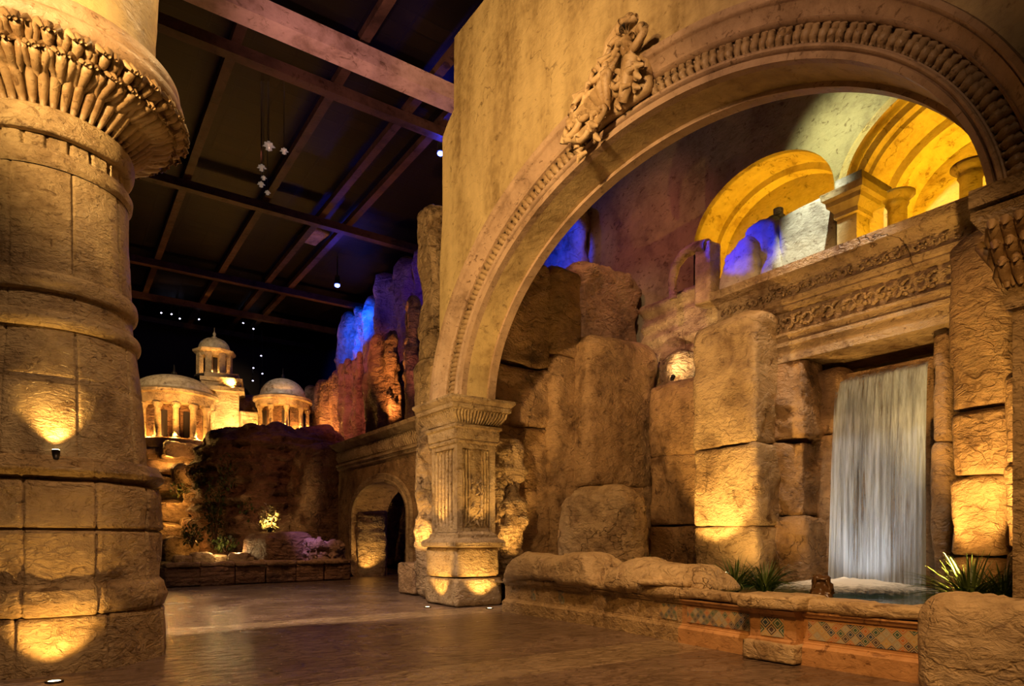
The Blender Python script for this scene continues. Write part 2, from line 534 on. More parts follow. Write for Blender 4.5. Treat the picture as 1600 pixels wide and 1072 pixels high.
class MB:
    def __init__(s):
        s.v = []
        s.f = []
        s.uv = {}

    def add(s, vs, fs):
        b = len(s.v)
        s.v += [Vector(p) for p in vs]
        s.f += [tuple(i + b for i in f) for f in fs]

    def box(s, c, h, rz=0):
        c = Vector(c)
        m = Matrix.Rotation(rz, 3, 'Z')
        vs = [c + m @ Vector((sx * h[0], sy * h[1], sz * h[2])) for sx in (-1, 1) for sy in (-1, 1) for sz in (-1, 1)]
        s.add(vs, [(0, 1, 3, 2), (4, 6, 7, 5), (0, 4, 5, 1), (2, 3, 7, 6), (0, 2, 6, 4), (1, 5, 7, 3)])

    def span(s, a, b):
        a, b = Vector(a), Vector(b)
        s.box((a + b) / 2, [abs(k) for k in (b - a) / 2])

    def prism(s, poly, x0, x1):
        """poly in (Y, z), extruded along X"""
        n = len(poly)
        vs = [(x0, p[0], p[1]) for p in poly] + [(x1, p[0], p[1]) for p in poly]
        s.add(vs, [tuple(range(n)), tuple(range(2 * n - 1, n - 1, -1))] + [(i, i + n, (i + 1) % n + n, (i + 1) % n) for i in range(n)])

    def lathe(s, c, prof, seg=48, a0=0, a1=2 * PI, fn=None):
        """prof: list of (r, z); fn(r, z, th) -> r"""
        full = abs(a1 - a0 - 2 * PI) < 1e-6
        n = seg if full else seg + 1
        b = len(s.v)
        for (r, z) in prof:
            for i in range(n):
                th = a0 + (a1 - a0) * i / seg
                rr = fn(r, z, th) if fn else r
                s.v.append(Vector((c[0] + rr * math.cos(th), c[1] + rr * math.sin(th), c[2] + z)))
        for j in range(len(prof) - 1):
            for i in range(seg):
                k = (i + 1) % n
                s.f.append((b + j * n + i, b + j * n + k, b + (j + 1) * n + k, b + (j + 1) * n + i))

    def tube(s, pts, rad, seg=8, cap=True):
        pts = [Vector(p) for p in pts]
        n = len(pts)
        rads = rad if isinstance(rad, (list, tuple)) else [rad] * n
        b = len(s.v)
        up = Vector((0.13, 0.21, 1)).normalized()
        for i, p in enumerate(pts):
            d = (pts[min(i + 1, n - 1)] - pts[max(i - 1, 0)]).normalized()
            e1 = d.cross(up)
            if e1.length < .05:
                e1 = d.cross(Vector((1, 0, 0)))
            e1.normalize()
            e2 = d.cross(e1)
            for k in range(seg):
                a = 2 * PI * k / seg
                s.v.append(p + (e1 * math.cos(a) + e2 * math.sin(a)) * rads[i])
        for i in range(n - 1):
            for k in range(seg):
                k2 = (k + 1) % seg
                s.f.append((b + i * seg + k, b + i * seg + k2, b + (i + 1) * seg + k2, b + (i + 1) * seg + k))
        if cap:
            s.f.append(tuple(b + k for k in range(seg)))
            s.f.append(tuple(b + (n - 1) * seg + k for k in reversed(range(seg))))

    def blob(s, c, r, n=8, m=None):
        """ellipsoid, r = (rx, ry, rz), m a rotation"""
        c = Vector(c)
        m = m or Matrix.Identity(3)
        b = len(s.v)
        for j in range(n // 2 + 1):
            ph = PI * j / (n // 2)
            for i in range(n):
                th = 2 * PI * i / n
                s.v.append(c + m @ Vector((r[0] * math.sin(ph) * math.cos(th), r[1] * math.sin(ph) * math.sin(th), r[2] * math.cos(ph))))
        for j in range(n // 2):
            for i in range(n):
                k = (i + 1) % n
                s.f.append((b + j * n + i, b + (j + 1) * n + i, b + (j + 1) * n + k, b + j * n + k))

    def rock(s, c, h, r=.12, amp=.06, seed=0, cell=.12, rz=0, taper=0, fr=.9, topr=None, strata=0, bulge=0, sharp=.5, zr=None, ribs=0):
        """rounded box of half size h, weathered by noise; topr rounds the top more"""
        n = [max(3, min(70, int(round(2 * k / cell)))) for k in h]
        key = {}
        base = len(s.v)
        c = Vector(c)
        rot = Matrix.Rotation(rz, 3, 'Z')
        off = Vector((seed * 7.3, seed * 3.1, seed * 5.7))
        r = min(r, min(h) * .95)
        zr = min(zr or r, r)
        tr = min(topr if topr else r, min(h[0], h[1]) * .95, h[2] * 1.6)

        def vert(i, j, k):
            q = key.get((i, j, k))
            if q is not None:
                return q
            p = Vector([(2 * a / m_ - 1) * hh for a, m_, hh in zip((i, j, k), n, h)])
            rad = r
            if tr > r and p.z > h[2] - tr:
                rad = tr
            zin = max(-(h[2] - zr), min(h[2] - zr, p.z))
            inn = Vector((max(-(h[0] - rad), min(h[0] - rad, p.x)), max(-(h[1] - rad), min(h[1] - rad, p.y)), zin))
            if rad == tr and tr > r:
                # blend from the side radius to the crown radius
                t = (p.z - (h[2] - tr)) / tr
                e = r + (tr - r) * t
                inn = Vector((max(-(h[0] - e), min(h[0] - e, p.x)), max(-(h[1] - e), min(h[1] - e, p.y)), max(-(h[2] - zr), min(h[2] - e, p.z))))
                rad = e
            d = p - inn
            if d.length > 1e-6:
                zz = zr if rad == r else rad
                d = Vector((d.x / rad, d.y / rad, d.z / zz)).normalized()
                nr = d
                p = inn + Vector((d.x * rad, d.y * rad, d.z * zz))
            else:
                nr = p.normalized()
            tz = (p.z / h[2] + 1) / 2
            f = 1 - taper * tz + bulge * math.sin(PI * tz)
            q3 = rot @ Vector((p.x * f, p.y * f, p.z))
            nr = rot @ nr
            wp = c + q3 + off
            a = noise.fractal(wp * fr, 1.0, 2.1, 4)
            bq = noise.noise(wp * fr * .45)
            fac = noise.cell(Vector((wp.x * 1.1 + 2 * a, wp.y * 1.1, wp.z * .8 + a))) if sharp else 0
            dd = amp * (a * .9 + bq * 1.5 + sharp * (fac - .5) * .7)
            if strata:
                dd += strata * noise.noise(Vector((wp.x * .5, wp.y * .5, wp.z * 3.6)))
            if ribs:
                dd += ribs * (abs(noise.noise(Vector((wp.x * 1.3, wp.y * 1.3, wp.z * .16)))) * 2 - .5)
            q3 = c + q3 + nr * dd
            s.v.append(q3)
            key[(i, j, k)] = len(s.v) - 1
            return len(s.v) - 1
        A, B_, C_ = n
        for j in range(B_):
            for k in range(C_):
                s.f.append((vert(0, j, k), vert(0, j, k + 1), vert(0, j + 1, k + 1), vert(0, j + 1, k)))
                s.f.append((vert(A, j, k), vert(A, j + 1, k), vert(A, j + 1, k + 1), vert(A, j, k + 1)))
        for i in range(A):
            for k in range(C_):
                s.f.append((vert(i, 0, k), vert(i + 1, 0, k), vert(i + 1, 0, k + 1), vert(i, 0, k + 1)))
                s.f.append((vert(i, B_, k), vert(i, B_, k + 1), vert(i + 1, B_, k + 1), vert(i + 1, B_, k)))
        for i in range(A):
            for j in range(B_):
                s.f.append((vert(i, j, 0), vert(i, j + 1, 0), vert(i + 1, j + 1, 0), vert(i + 1, j, 0)))
                s.f.append((vert(i, j, C_), vert(i + 1, j, C_), vert(i + 1, j + 1, C_), vert(i, j + 1, C_)))

    def build(s, name, mat, parent=None, smooth=True, origin=None, angle=None):
        me = bpy.data.meshes.new(name)
        if parent is not None:
            o0 = ORG[parent.name]
        else:
            o0 = Vector(origin) if origin is not None else Vector((0, 0, 0))
            if origin is None and s.v:
                xs = [p.x for p in s.v]
                ys = [p.y for p in s.v]
                zs = [p.z for p in s.v]
                o0 = Vector(((min(xs) + max(xs)) / 2, (min(ys) + max(ys)) / 2, min(zs)))
        me.from_pydata([tuple(p - o0) for p in s.v], [], s.f)
        me.materials.append(M[mat] if isinstance(mat, str) else mat)
        if smooth:
            me.polygons.foreach_set('use_smooth', [True] * len(me.polygons))
            if angle:
                me.set_sharp_from_angle(angle=R(angle))
        me.update()
        o = bpy.data.objects.new(name, me)
        col.objects.link(o)
        if parent is not None:
            o.parent = parent
        else:
            o.location = o0
        ORG[o.name] = o0
        return o


def structure(mb, name, mat, **k):
    return tag(mb.build(name, mat, **k), kind='structure')


def arc(cy, cz, a, b, n=40, t0=PI, t1=0):
    """ellipse points (Y, z)"""
    return [(cy + a * math.cos(t0 + (t1 - t0) * i / n), cz + b * math.sin(t0 + (t1 - t0) * i / n)) for i in range(n + 1)]


def moulding_path(mb, path, prof, closed=False):
    """sweep prof [(out, up)] along a horizontal path [(x, y, nx, ny)] (normal = out direction)"""
    m = len(prof)
    b = len(mb.v)
    for (x, y, nx, ny) in path:
        for (o, z) in prof:
            mb.v.append(Vector((x + nx * o, y + ny * o, z)))
    k = len(path)
    for i in range(k if closed else k - 1):
        j = (i + 1) % k
        for q in range(m - 1):
            mb.f.append((b + i * m + q, b + j * m + q, b + j * m + q + 1, b + i * m + q + 1))


def square_path(x0, x1, y0, y1):
    return [(x0, y0, -1, -1), (x1, y0, 1, -1), (x1, y1, 1, 1), (x0, y1, -1, 1)]


# =================================================================== THE SETTING
mb = MB()
mb.span((-14, -6, -.2), (18, 46, 0))
structure(mb, 'floor', 'floor', smooth=False)

CZ = 15.0
mb = MB()
mb.span((-14, -6, CZ), (18, 46, CZ + .2))
structure(mb, 'ceiling', 'ceiling', smooth=False)

# wall with the great arch
AY, AZ, AA, AB = 7.19, EYE + 2.9, 4.74, 3.26          # opening ellipse
OY, OZ, OA, OB = 7.46, EYE + 2.7, 5.64, 4.25          # outer edge of the archivolt
WX0, WX1 = 7.1, 7.75
IMP = EYE + 3.01                                      # top of the imposts


def inner(th):
    return (AY + AA * math.cos(th), AZ + AB * math.sin(th))


def outer(th):
    return (OY + OA * math.cos(th), OZ + OB * math.sin(th))


th0 = math.asin((IMP - AZ) / AB)
poly = [inner(th0 + (PI - 2 * th0) * i / 90) for i in range(91)]
poly += [(-3.0, IMP), (-3.0, EYE + 10.9), (12.45, EYE + 10.9), (12.47, EYE + 9.35), (12.75, EYE + 9.2), (12.98, EYE + 9.0), (12.98, EYE + 7.2), (13.10, EYE + 6.2), (13.12, EYE + 4.6), (13.24, EYE + 3.9), (13.24, IMP)]
mb = MB()
mb.prism(poly, WX0, WX1)
wall = structure(mb, 'wall_right', 'plaster', smooth=False)

# archivolt
arch = thing('carved_archivolt', (WX0, AY, IMP), 'wide carved stone arch moulding with a leaf frieze framing the waterfall grotto', 'arch')


def ring(mbx, prof, n=120, t0=None, t1=None):
    """prof: list of (v, p): v across the band 0 inner .. 1 outer, p out of the wall"""
    t0 = th0 * .2 if t0 is None else t0
    t1 = PI - th0 * .2 if t1 is None else t1
    b = len(mbx.v)
    m = len(prof)
    for i in range(n + 1):
        th = t0 + (t1 - t0) * i / n
        a, o = inner(th), outer(th)
        for (v, p) in prof:
            mbx.v.append(Vector((WX0 - p, a[0] * (1 - v) + o[0] * v, a[1] * (1 - v) + o[1] * v)))
    for i in range(n):
        for q in range(m - 1):
            mbx.f.append((b + i * m + q, b + i * m + q + 1, b + (i + 1) * m + q + 1, b + (i + 1) * m + q))


mb = MB()
ring(mb, [(0.0, 0), (0.0, .13), (.10, .15), (.105, .11), (.13, .10), (.14, .15), (.165, .175), (.195, .18), (.22, .165), (.225, .12), (.25, .115), (.26, .07)])
mb.build('inner_moulding', 'moulding', arch, angle=40)
mb = MB()
ring(mb, [(.26, .015), (.58, .015)])
mb.build('frieze_ground', 'moulding', arch)
mb = MB()
ring(mb, [(.58, .06), (.585, .13), (.62, .16), (.64, .14), (.66, .15), (.70, .17), (.82, .23), (.83, .25), (.845, .23), (.86, .27), (.885, .29), (.97, .30), (.99, .28), (1.0, .24), (1.005, 0)])
mb.build('outer_moulding', 'moulding', arch, angle=40)
# soffit border at the back
mb = MB()
b = 0
for i in range(121):
    th = th0 * .2 + (PI - th0 * .4) * i / 120
    c_, s_ = math.cos(th), math.sin(th)
    for (dx, k) in ((.50, 0), (.50, .06), (.68, .06), (.68, -.1)):
        mb.v.append(Vector((WX0 + dx, AY + (AA - k) * c_, AZ + (AB - k) * s_)))
for i in range(120):
    for q in range(3):
        mb.f.append((i * 4 + q, i * 4 + q + 1, (i + 1) * 4 + q + 1, (i + 1) * 4 + q))
mb.build('rear_moulding', 'moulding', arch, angle=40)
# carved leaves around the frieze
mb = MB()
NL = 118
rnd = random.Random(3)
for i in range(NL):
    th = th0 + (PI - 2 * th0) * (i + .5) / NL
    a, o = Vector((0, *inner(th))), Vector((0, *outer(th)))
    rad = (o - a)
    tg = Vector((0, -rad.z, rad.y)).normalized()
    rl = rad.length
    rdn = rad.normalized()
    lean = rnd.uniform(-.25, .25)
    w_ = .044 * (1 + .35 * rnd.random())
    pts = []
    rads = []
    for k in range(7):
        t = k / 6
        v = .29 + .27 * t
        p = a + rad * v + tg * (lean * w_ * t * 2)
        out = .0 + .09 * math.sin(PI * (t * .75 + .2)) + (.05 if k > 4 else 0)
        p.x = WX0 - out
        pts.append(p)
        rads.append(w_ * (0.75 + .45 * math.sin(PI * t)) * (.6 if k == 6 else 1))
    mb.tube(pts, rads, 6)
    # small bead under every leaf
    q = a + rad * .275
    q.x = WX0 - .09
    mb.blob(q, (.03, .03, .03), 6)
lv = mb.build('leaf_frieze', 'carving', arch)

# carved cartouche on the arch
ct = at(948, 150, X=WX0 - .3)
thc = math.acos((ct.y - 7.3) / 5.2)
cart = thing('carved_cartouche', ct, 'carved openwork scroll ornament clasping the left shoulder of the great arch', 'ornament')
pa, po = Vector((0, *inner(thc))), Vector((0, *outer(thc)))
rdn = (po - pa).normalized()
tgn = Vector((0, -rdn.z, rdn.y))
cen = pa + (po - pa) * .50
mb = MB()
rnd = random.Random(11)


def cp(u, v, p):
    """u along the arch (towards the left), v outwards, p off the wall"""
    q = cen + tgn * (-u * 1.05 + .14) + rdn * (v * .55 - .04)
    return Vector((WX0 - p, q.y, q.z))


# shield stem and the great volute on the right
def curl(mbx, u, v, r, turns, st, p0=.35, rad=.05, sgn=1):
    pts, rr = [], []
    n = int(14 * turns) + 6
    for i in range(n):
        t = i / (n - 1)
        a = st + sgn * t * turns * 2 * PI
        q = r * (1 - .75 * t)
        pts.append(cp(u + q * math.cos(a), v + q * math.sin(a), p0 + .12 * t))
        rr.append(rad * (1 - .35 * t))
    mbx.tube(pts, rr, 8)


sg = -1 if cp(1, 0, 0).z < cp(0, 0, 0).z else 1
for (u, v, r, tu, st, p, ra, sn) in [(-.62, .45, .26, 1.3, 1.2, .38, .07, 1), (-.35, .95, .22, 1.2, 2.0, .36, .06, -1), (.0, .72, .24, 1.2, .3, .42, .06, 1), (.45, .62, .28, 1.4, 2.5, .40, .07, -1), (.72, .2, .26, 1.2, .2, .40, .07, 1),
                                    (.35, .05, .22, 1.1, 1, .46, .06, 1), (-.15, .2, .2, 1.1, 2, .48, .06, -1), (.55, -.35, .2, 1.1, 0, .40, .06, 1), (.1, -.4, .2, 1.0, 2, .42, .06, -1), (-.3, -.25, .2, 1.0, 1, .44, .06, 1), (-.55, 1.25, .16, 1.1, 1.5, .34, .06, 1)]:
    curl(mb, u, v, r, tu, st, p, ra, sn)
for i in range(80):
    u = rnd.uniform(-.6, .8)
    v = rnd.uniform(-.5, 1.0) - .25 * abs(u)
    a = rnd.uniform(0, 2 * PI)
    L_ = rnd.uniform(.12, .26)
    p = rnd.uniform(.28, .48)
    mb.tube([cp(u, v, p), cp(u + L_ * .5 * math.cos(a), v + L_ * .5 * math.sin(a), p + .07), cp(u + L_ * math.cos(a + .5), v + L_ * math.sin(a + .5), p)], [.03, .055, .02], 7)
mb.build('scrollwork', 'ornament', cart)
mb = MB()
mb.tube([cp(-0.72, 1.15, .34), cp(-0.58, 1.0, .42), cp(-0.60, .5, .46), cp(-0.54, 0, .48), cp(-0.42, -.35, .46), cp(-0.20, -.62, .40)], [.06, .10, .115, .12, .11, .07], 10)
mb.tube([cp(-0.75, 1.12, .34), cp(-0.55, 1.35, .38), cp(-0.25, 1.38, .36), cp(-0.10, 1.2, .34)], [.05, .08, .08, .05], 8)
mb.build('volute', 'ornament', cart)
mb = MB()
for k in range(5):
    a = -.5 + k * .25
    mb.tube([cp(.1 + .1 * a, -.35, .42), cp(.1 + .5 * a, .1, .55), cp(.1 + 1.0 * a, .55, .46)], [.05, .085, .03], 8)
mb.build('acanthus_leaf', 'ornament', cart)
mb = MB()
pts = []
mb.rock(cen + Vector((WX0 - .2, 0, 0)) - Vector((cen.x, 0, 0)) + rdn * .1, (.10, .85, .30), .1, .03, 5, .1)
mb.build('backing', 'ornament', cart)


# ------------------------------------------------------------------ pillars of the arch
def pillar(x0, x1, y0, y1, label, right=False):
    """pedestal footprint x0..x1, y0..y1"""
    T = thing('pillar', ((x0 + x1) / 2, (y0 + y1) / 2, 0), label, 'pillar')
    # pedestal: two courses, weathered blocks with a chamfered corner
    cx, cy = (x0 + x1) / 2, (y0 + y1) / 2
    hx, hy = (x1 - x0) / 2, (y1 - y0) / 2
    mb = MB()
    mb.rock((cx, cy, .30), (hx, hy, .30), .07, .022, 3, .06)
    mb.build('pedestal_course', 'pillar', T)
    mb = MB()
    mb.rock((cx, cy, .945), (hx - .02, hy - .02, .335), .09, .03, 4, .055)
    mb.build('pedestal_course', 'pillar', T)
    mb = MB()
    pr = [(-.30, 1.24), (0, 1.26), (.05, 1.28), (.055, 1.36), (.02, 1.41), (-.04, 1.44), (-.08, 1.47), (-.09, 1.54), (-.13, 1.57), (-.16, 1.60), (-.5, 1.61)]
    moulding_path(mb, square_path(x0, x1, y0, y1), pr, True)
    mb.build('pedestal_cap', 'pillar', T, angle=35)
    # shaft with sunk fluted panels
    sx0, sx1, sy0, sy1 = x0 + .12, x1 - .07, y0 + .17, y1 - .14
    zb, zt = 1.58, EYE + 2.08
    mb = MB()
    mb.span((sx0 + .06, sy0 + .06, zb), (sx1, sy1, zt))
    for (a, b_) in (((sx0, sy0), (sx0 + .13, sy0 + .13)), ((sx0, sy1 - .13), (sx0 + .13, sy1)), ((sx1 - .13, sy0), (sx1, sy0 + .13))):
        mb.span((a[0], a[1], zb + .1), (b_[0], b_[1], zt - .1))
    for (za, zc) in ((zb, zb + .1), (zt - .1, zt)):
        mb.span((sx0, sy0, za), (sx1, sy1, zc))
    mb.build('shaft', 'pillar', T, smooth=False)
    nf = 6
    mb = MB()
    for k in range(nf):
        y = sy0 + .18 + (sy1 - sy0 - .36) * k / (nf - 1)
        mb.tube([(sx0 + .055, y, zb + .12), (sx0 + .04, y, zb + .3), (sx0 + .045, y + .01, zb + 1.1), (sx0 + .04, y, zt - .3), (sx0 + .055, y, zt - .12)], [.02, .042, .038, .042, .02], 8)
    mb.build('fluting', 'pillar', T)
    mb = MB()
    for k in range(3):
        for s_ in (-1, 1):
            x = (sx0 + sx1) / 2 + s_ * ((sx1 - sx0) / 2 - .17 - k * .075)
            mb.tube([(x, sy0 + .055, zb + .12), (x, sy0 + .04, zb + .5), (x + .01, sy0 + .045, zb + 1.0), (x, sy0 + .05, zt - .14)], [.02, .03, .028, .02], 6)
    rnd = random.Random(5)
    for k in range(26):
        x = rnd.uniform(sx0 + .3, sx1 - .3)
        z = zb + .15 + 1.0 * rnd.random() ** 1.5
        a = rnd.uniform(-1, 1)
        mb.tube([(x - .06, sy0 + .06, z), (x + .02 * a, sy0 + .03, z + .06), (x + .07, sy0 + .06, z + .02 + .08 * a)], [.012, .03, .012], 6)
    mb.build('carved_panel', 'pillar', T)
    # impost: neck mouldings, egg and dart, crown
    e = (sx0, sx1, sy0, sy1)
    z = zt
    mb = MB()
    moulding_path(mb, square_path(*e), [(-.2, z), (.03, z), (.05, z + .04), (.03, z + .08), (.06, z + .10), (.07, z + .30), (.11, z + .33), (.11, z + .38), (.07, z + .40), (.0, z + .42)], True)
    mb.build('neck_moulding', 'pillar', T, angle=35)
    mb = MB()
    moulding_path(mb, square_path(*e), [(.03, z + .40), (.06, z + .42), (.09, z + .50), (.15, z + .60), (.21, z + .68), (.22, z + .70)], True)
    for (ax, fx, lo, hi) in (('y', sx0, sy0 - .02, sy1 + .02), ('x', sy0, sx0 - .02, sx1 + .02), ('y2', sx1, sy0, sy1)):
        n = int((hi - lo + .3) / .075)
        for k in range(n):
            q0 = lo - .04 + (hi - lo + .08) * (k + .5) / n
            q1 = lo - .18 + (hi - lo + .36) * (k + .5) / n
            def P_(o, q, zz):
                if ax == 'y':
                    return (fx - o, q, zz)
                if ax == 'x':
                    return (q, fx - o, zz)
                return (fx + o, q, zz)
            mb.tube([P_(.06, q0, z + .43), P_(.12, (q0 + q1) / 2, z + .52), P_(.18, q1, z + .61), P_(.22, q1, z + .68)], [.018, .03, .032, .02], 6)
    mb.build('egg_and_dart', 'pillar', T)
    mb = MB()
    moulding_path(mb, square_path(*e), [(.0, z + .68), (.22, z + .69), (.25, z + .70), (.26, z + .78), (.24, z + .79), (.29, z + .84), (.33, z + .89), (.33, z + .94), (-.5, z + .945)], True)
    mb.build('impost_crown', 'pillar', T, angle=35)
    return T


pillar(6.85, 8.0, 11.93, 13.38, 'square carved stone pillar on an uplit pedestal, left foot of the great arch')
# near pillar: only its ornate impost and a strip of the shaft show at the right edge
T = thing('pillar', (7.45, 1.75, 0), 'near pillar at the right frame edge with carved bell capital under the arch', 'pillar')
X0, X1, Y0, Y1 = 6.98, 7.95, 1.0, 2.28
mb = MB()
mb.span((X0, Y0, 0), (X1, Y1, EYE + 2.45))
mb.build('shaft', 'pillar', T, smooth=False)
mb = MB()
z = EYE + 2.15
e = (X0, X1, Y0, Y1)
moulding_path(mb, square_path(*e), [(0, z - .12), (.035, z - .10), (.05, z - .05), (.03, z), (.02, z + .04), (.045, z + .10), (.05, z + .18), (.085, z + .40), (.15, z + .56), (.24, z + .72), (.24, z + .78)], True)
mb.build('bell', 'pillar', T, angle=40)
mb = MB()
rnd = random.Random(9)
for row, (zz, o0, o1, n) in enumerate(((z + .10, .05, .13, 15), (z + .24, .08, .20, 14), (z + .40, .13, .26, 15))):
    for k in range(n):
        q = Y0 - .1 + (Y1 - Y0 + .2) * (k + (.5 if row else .2)) / n
        mb.tube([(X0 - o0, q, zz), (X0 - (o0 + o1) / 2 - .01, q, zz + .10), (X0 - o1, q, zz + .18), (X0 - o1 - .05, q, zz + .20), (X0 - o1 - .06, q, zz + .15)], [.02, .05, .055, .04, .01], 8)
        mb.tube([(X0 - o0, q + .05, zz), (X0 - (o0 + o1) / 2, q + .07, zz + .10), (X0 - o1 - .02, q + .045, zz + .19)], [.015, .03, .012], 6)
for k in range(12):
    q = X0 - .05 + 1.1 * k / 11
    mb.tube([(q, Y1 + .06, z + .2), (q, Y1 + .13, z + .36), (q, Y1 + .24, z + .54), (q, Y1 + .26, z + .50)], [.015, .05, .045, .012], 8)
mb.build('acanthus_leaf', 'carving', T)
mb = MB()
moulding_path(mb, square_path(*e), [(.1, z + .74), (.19, z + .76), (.20, z + .80), (.25, z + .82), (.25, z + .98), (-.5, z + .985)], True)
mb.build('impost_crown', 'pillar', T, angle=35)

# =================================================================== THE FRONT COLUMN
CX, CY = -5.9 * .933, 8.4 * .933   # in the camera's right / forward frame
cxw = CY * SA + CX * CA
cyw = CY * CA - CX * SA
CC = Vector((cxw, cyw, 0))
tocam = math.atan2(-cyw, -cxw)
colm = thing('column', CC, 'colossal round stone column with leafy capital in the left foreground', 'column')
DC = math.hypot(cxw, cyw)


def sil(x, y):
    """radius and height of the column where its right outline passes (x, y)"""
    bear = math.atan((800 - x) / F)
    cb = math.atan2(-CX, CY)
    r = DC * math.sin(cb - bear)
    zt = math.sqrt(max(DC * DC - r * r, 0)) * math.cos(bear)
    return r, EYE + (HZ - y) * zt / F


def groove(x, w_=.02):
    x = abs(x)
    return 1 - x / w_ if x < w_ else 0


def col_fn(zs, nv, off, depth=.03, amp=.012, fr=1.6, w_=.022, stag=True, facet=0):
    def fn(r, z, th):
        d = 0
        row = 0
        for zz in zs:
            d = max(d, groove(z - zz, .018))
            if z > zz:
                row += 1
        o = off + (row % 2) * .5 * (1 if stag else 0)
        a = ((th - tocam) / (2 * PI) * nv + o) % 1
        a = min(a, 1 - a) * 2 * PI / nv * r
        d = max(d, groove(a, w_))
        p = Vector((math.cos(th) * r * fr, math.sin(th) * r * fr, z * fr))
        q = noise.fractal(p, 1, 2, 4) * amp + noise.noise(p * .4) * amp
        if facet:
            k = ((th - tocam) / (2 * PI) * nv + o) % 1
            k = (k - .5) * 2 * PI / nv
            # flatten each block a little
            q += facet * (math.cos(k) / math.cos(PI / nv) - 1) * -r
        return r - d * depth + q
    return fn


def zprof(pts, dz=.05):
    """densify a profile of (r, z)"""
    out = []
    for (a, b_) in zip(pts, pts[1:]):
        n = max(1, int(math.hypot(b_[0] - a[0], b_[1] - a[1]) / dz))
        for i in range(n):
            t = i / n
            out.append((a[0] + (b_[0] - a[0]) * t, a[1] + (b_[1] - a[1]) * t))
    out.append(pts[-1])
    return out


SEG = 460
# plinth, sloped course, two block courses
rb, zb_ = sil(262, 1020)
r1, z1 = sil(262, 943)
mb = MB()
mb.lathe(CC, zprof([(rb, 0), (rb, z1 - .03), (rb - .03, z1)], .028), SEG, fn=col_fn([], 9, .34, .05, .026, 1.8, .028, facet=.35))
mb.build('plinth', 'block', colm)
r2, z2 = sil(265, 925)
r3, z3 = sil(263, 905)
r4, z4 = sil(253, 830)
r5, z5 = sil(252, 765)
mb = MB()
mb.lathe(CC, zprof([(r1 - .03, z1 + .002), (r1 - .0, z1 + .02), (r2 + .02, z2), (r3, z3 - .02), (r4 + .012, z3 + .035), (r4 - .005, z4 - .03), (r4 - .05, z4)], .026), SEG, fn=col_fn([], 11, .34, .05, .034, 1.8, .028, facet=.3))
mb.build('lower_course', 'block', colm)
mb = MB()
mb.lathe(CC, zprof([(r4 - .05, z4 + .002), (r4, z4 + .025), (r4, z4 + .2), (r5, z5 - .10), (r5 - .02, z5 - .03), (r5 - .08, z5)], .026), SEG, fn=col_fn([], 11, .34, .05, .034, 1.8, .028, facet=.3))
mb.build('upper_course', 'block', colm)
r6, z6 = sil(256, 752)
r7, z7 = sil(232, 735)
mb = MB()
mb.lathe(CC, zprof([(r5 - .12, z5 - .005), (r6 - .06, z6 - .07), (r6 - .005, z6 - .03), (r6 + .015, z6 + .01), (r6 - .01, z6 + .05), (r6 - .05, z7), (r7 - .02, z7 + .02)], .02), SEG, fn=col_fn([], 7, .6, .025, .008))
mb.build('ledge', 'block', colm)
# shaft
pr = [sil(231, 733), sil(224, 640), sil(214, 563)]
mb = MB()
mb.lathe(CC, zprof([(pr[0][0], z7), pr[1], pr[2]], .03), SEG, fn=col_fn([sil(227, 680)[1] + .0, sil(222, 655)[1] + .22], 9, .62, .03, .010, 2, .018, False))
p2 = [sil(208, 520), sil(206, 500)]
mb.lathe(CC, zprof([pr[2], p2[0], sil(206, 478)], .03), SEG, fn=col_fn([], 9, .62, .015, .008, 2, .012, False))
pu = [sil(206, 478), sil(203, 400), sil(201, 338)]
mb.lathe(CC, zprof(pu, .03), SEG, fn=col_fn([sil(203, 418)[1]], 9, .62, .03, .010, 2, .018, False))
mb.build('shaft', 'column', colm)
for (xr, yt, yb) in ((221, 537, 560), (216, 484, 510)):
    ra, za = sil(xr, yb)
    rc, zc = sil(xr, yt)
    rin = sil(208, yb)[0]
    mb = MB()
    n = 10
    prof = [(rin - .05, za - .01)]
    for i in range(n + 1):
        a = -PI / 2 + PI * i / n
        prof.append((rin + (ra - rin) * (.35 + .65 * math.cos(a)), (za + zc) / 2 + (zc - za) / 2 * math.sin(a)))
    prof.append((rin - .05, zc + .03))
    mb.lathe(CC, prof, SEG, fn=col_fn([], 5, .2, .006, .005))
    mb.build('ring_moulding', 'column', colm)
# necking: fillet, block frieze, torus
rn, zn = sil(204, 335)
mb = MB()
mb.lathe(CC, zprof([(rn - .02, zn - .02), (rn + .02, zn + .02), (rn + .03, zn + .10), (rn - .01, zn + .13), (rn + .0, zn + .16), (rn - .03, zn + .18)], .02), SEG)
mb.build('ring_moulding', 'column', colm)
rt, zt_ = sil(200, 297)
mb = MB()
zlo, zhi = zn + .17, sil(203, 283)[1] - .0
mb.lathe(CC, zprof([(rt - .03, zlo), (rt - .03, zhi)], .02), SEG, fn=col_fn([], 22, .1, .05, .03, 3.2, .03, facet=.4))
mb.build('block_frieze', 'column', colm)
rt2, zt2 = sil(211, 276)
mb = MB()
prof = []
for i in range(13):
    a = -PI / 2 + PI * i / 12
    prof.append((rt + (rt2 - rt) * (.2 + .8 * math.cos(a)), zt2 + .14 * math.sin(a)))
mb.lathe(CC, [(rt - .05, zt2 - .14)] + prof + [(rt - .05, zt2 + .15)], SEG)
mb.build('ring_moulding', 'column', colm)
# bell of the capital
rr, zr = sil(288, 192)
zc0 = zt2 + .12
zrim = zr - .12
mb = MB()
hb = zrim - zc0
dr = rr - .14 - rt
bell = [(rt + dr * a, zc0 + hb * b_) for a, b_ in ((-.03, 0), (.12, .2), (.30, .40), (.52, .60), (.76, .80), (1.0, .97))]
mb.lathe(CC, zprof(bell, .05), 120)
bello = mb.build('bell', 'carving', colm)


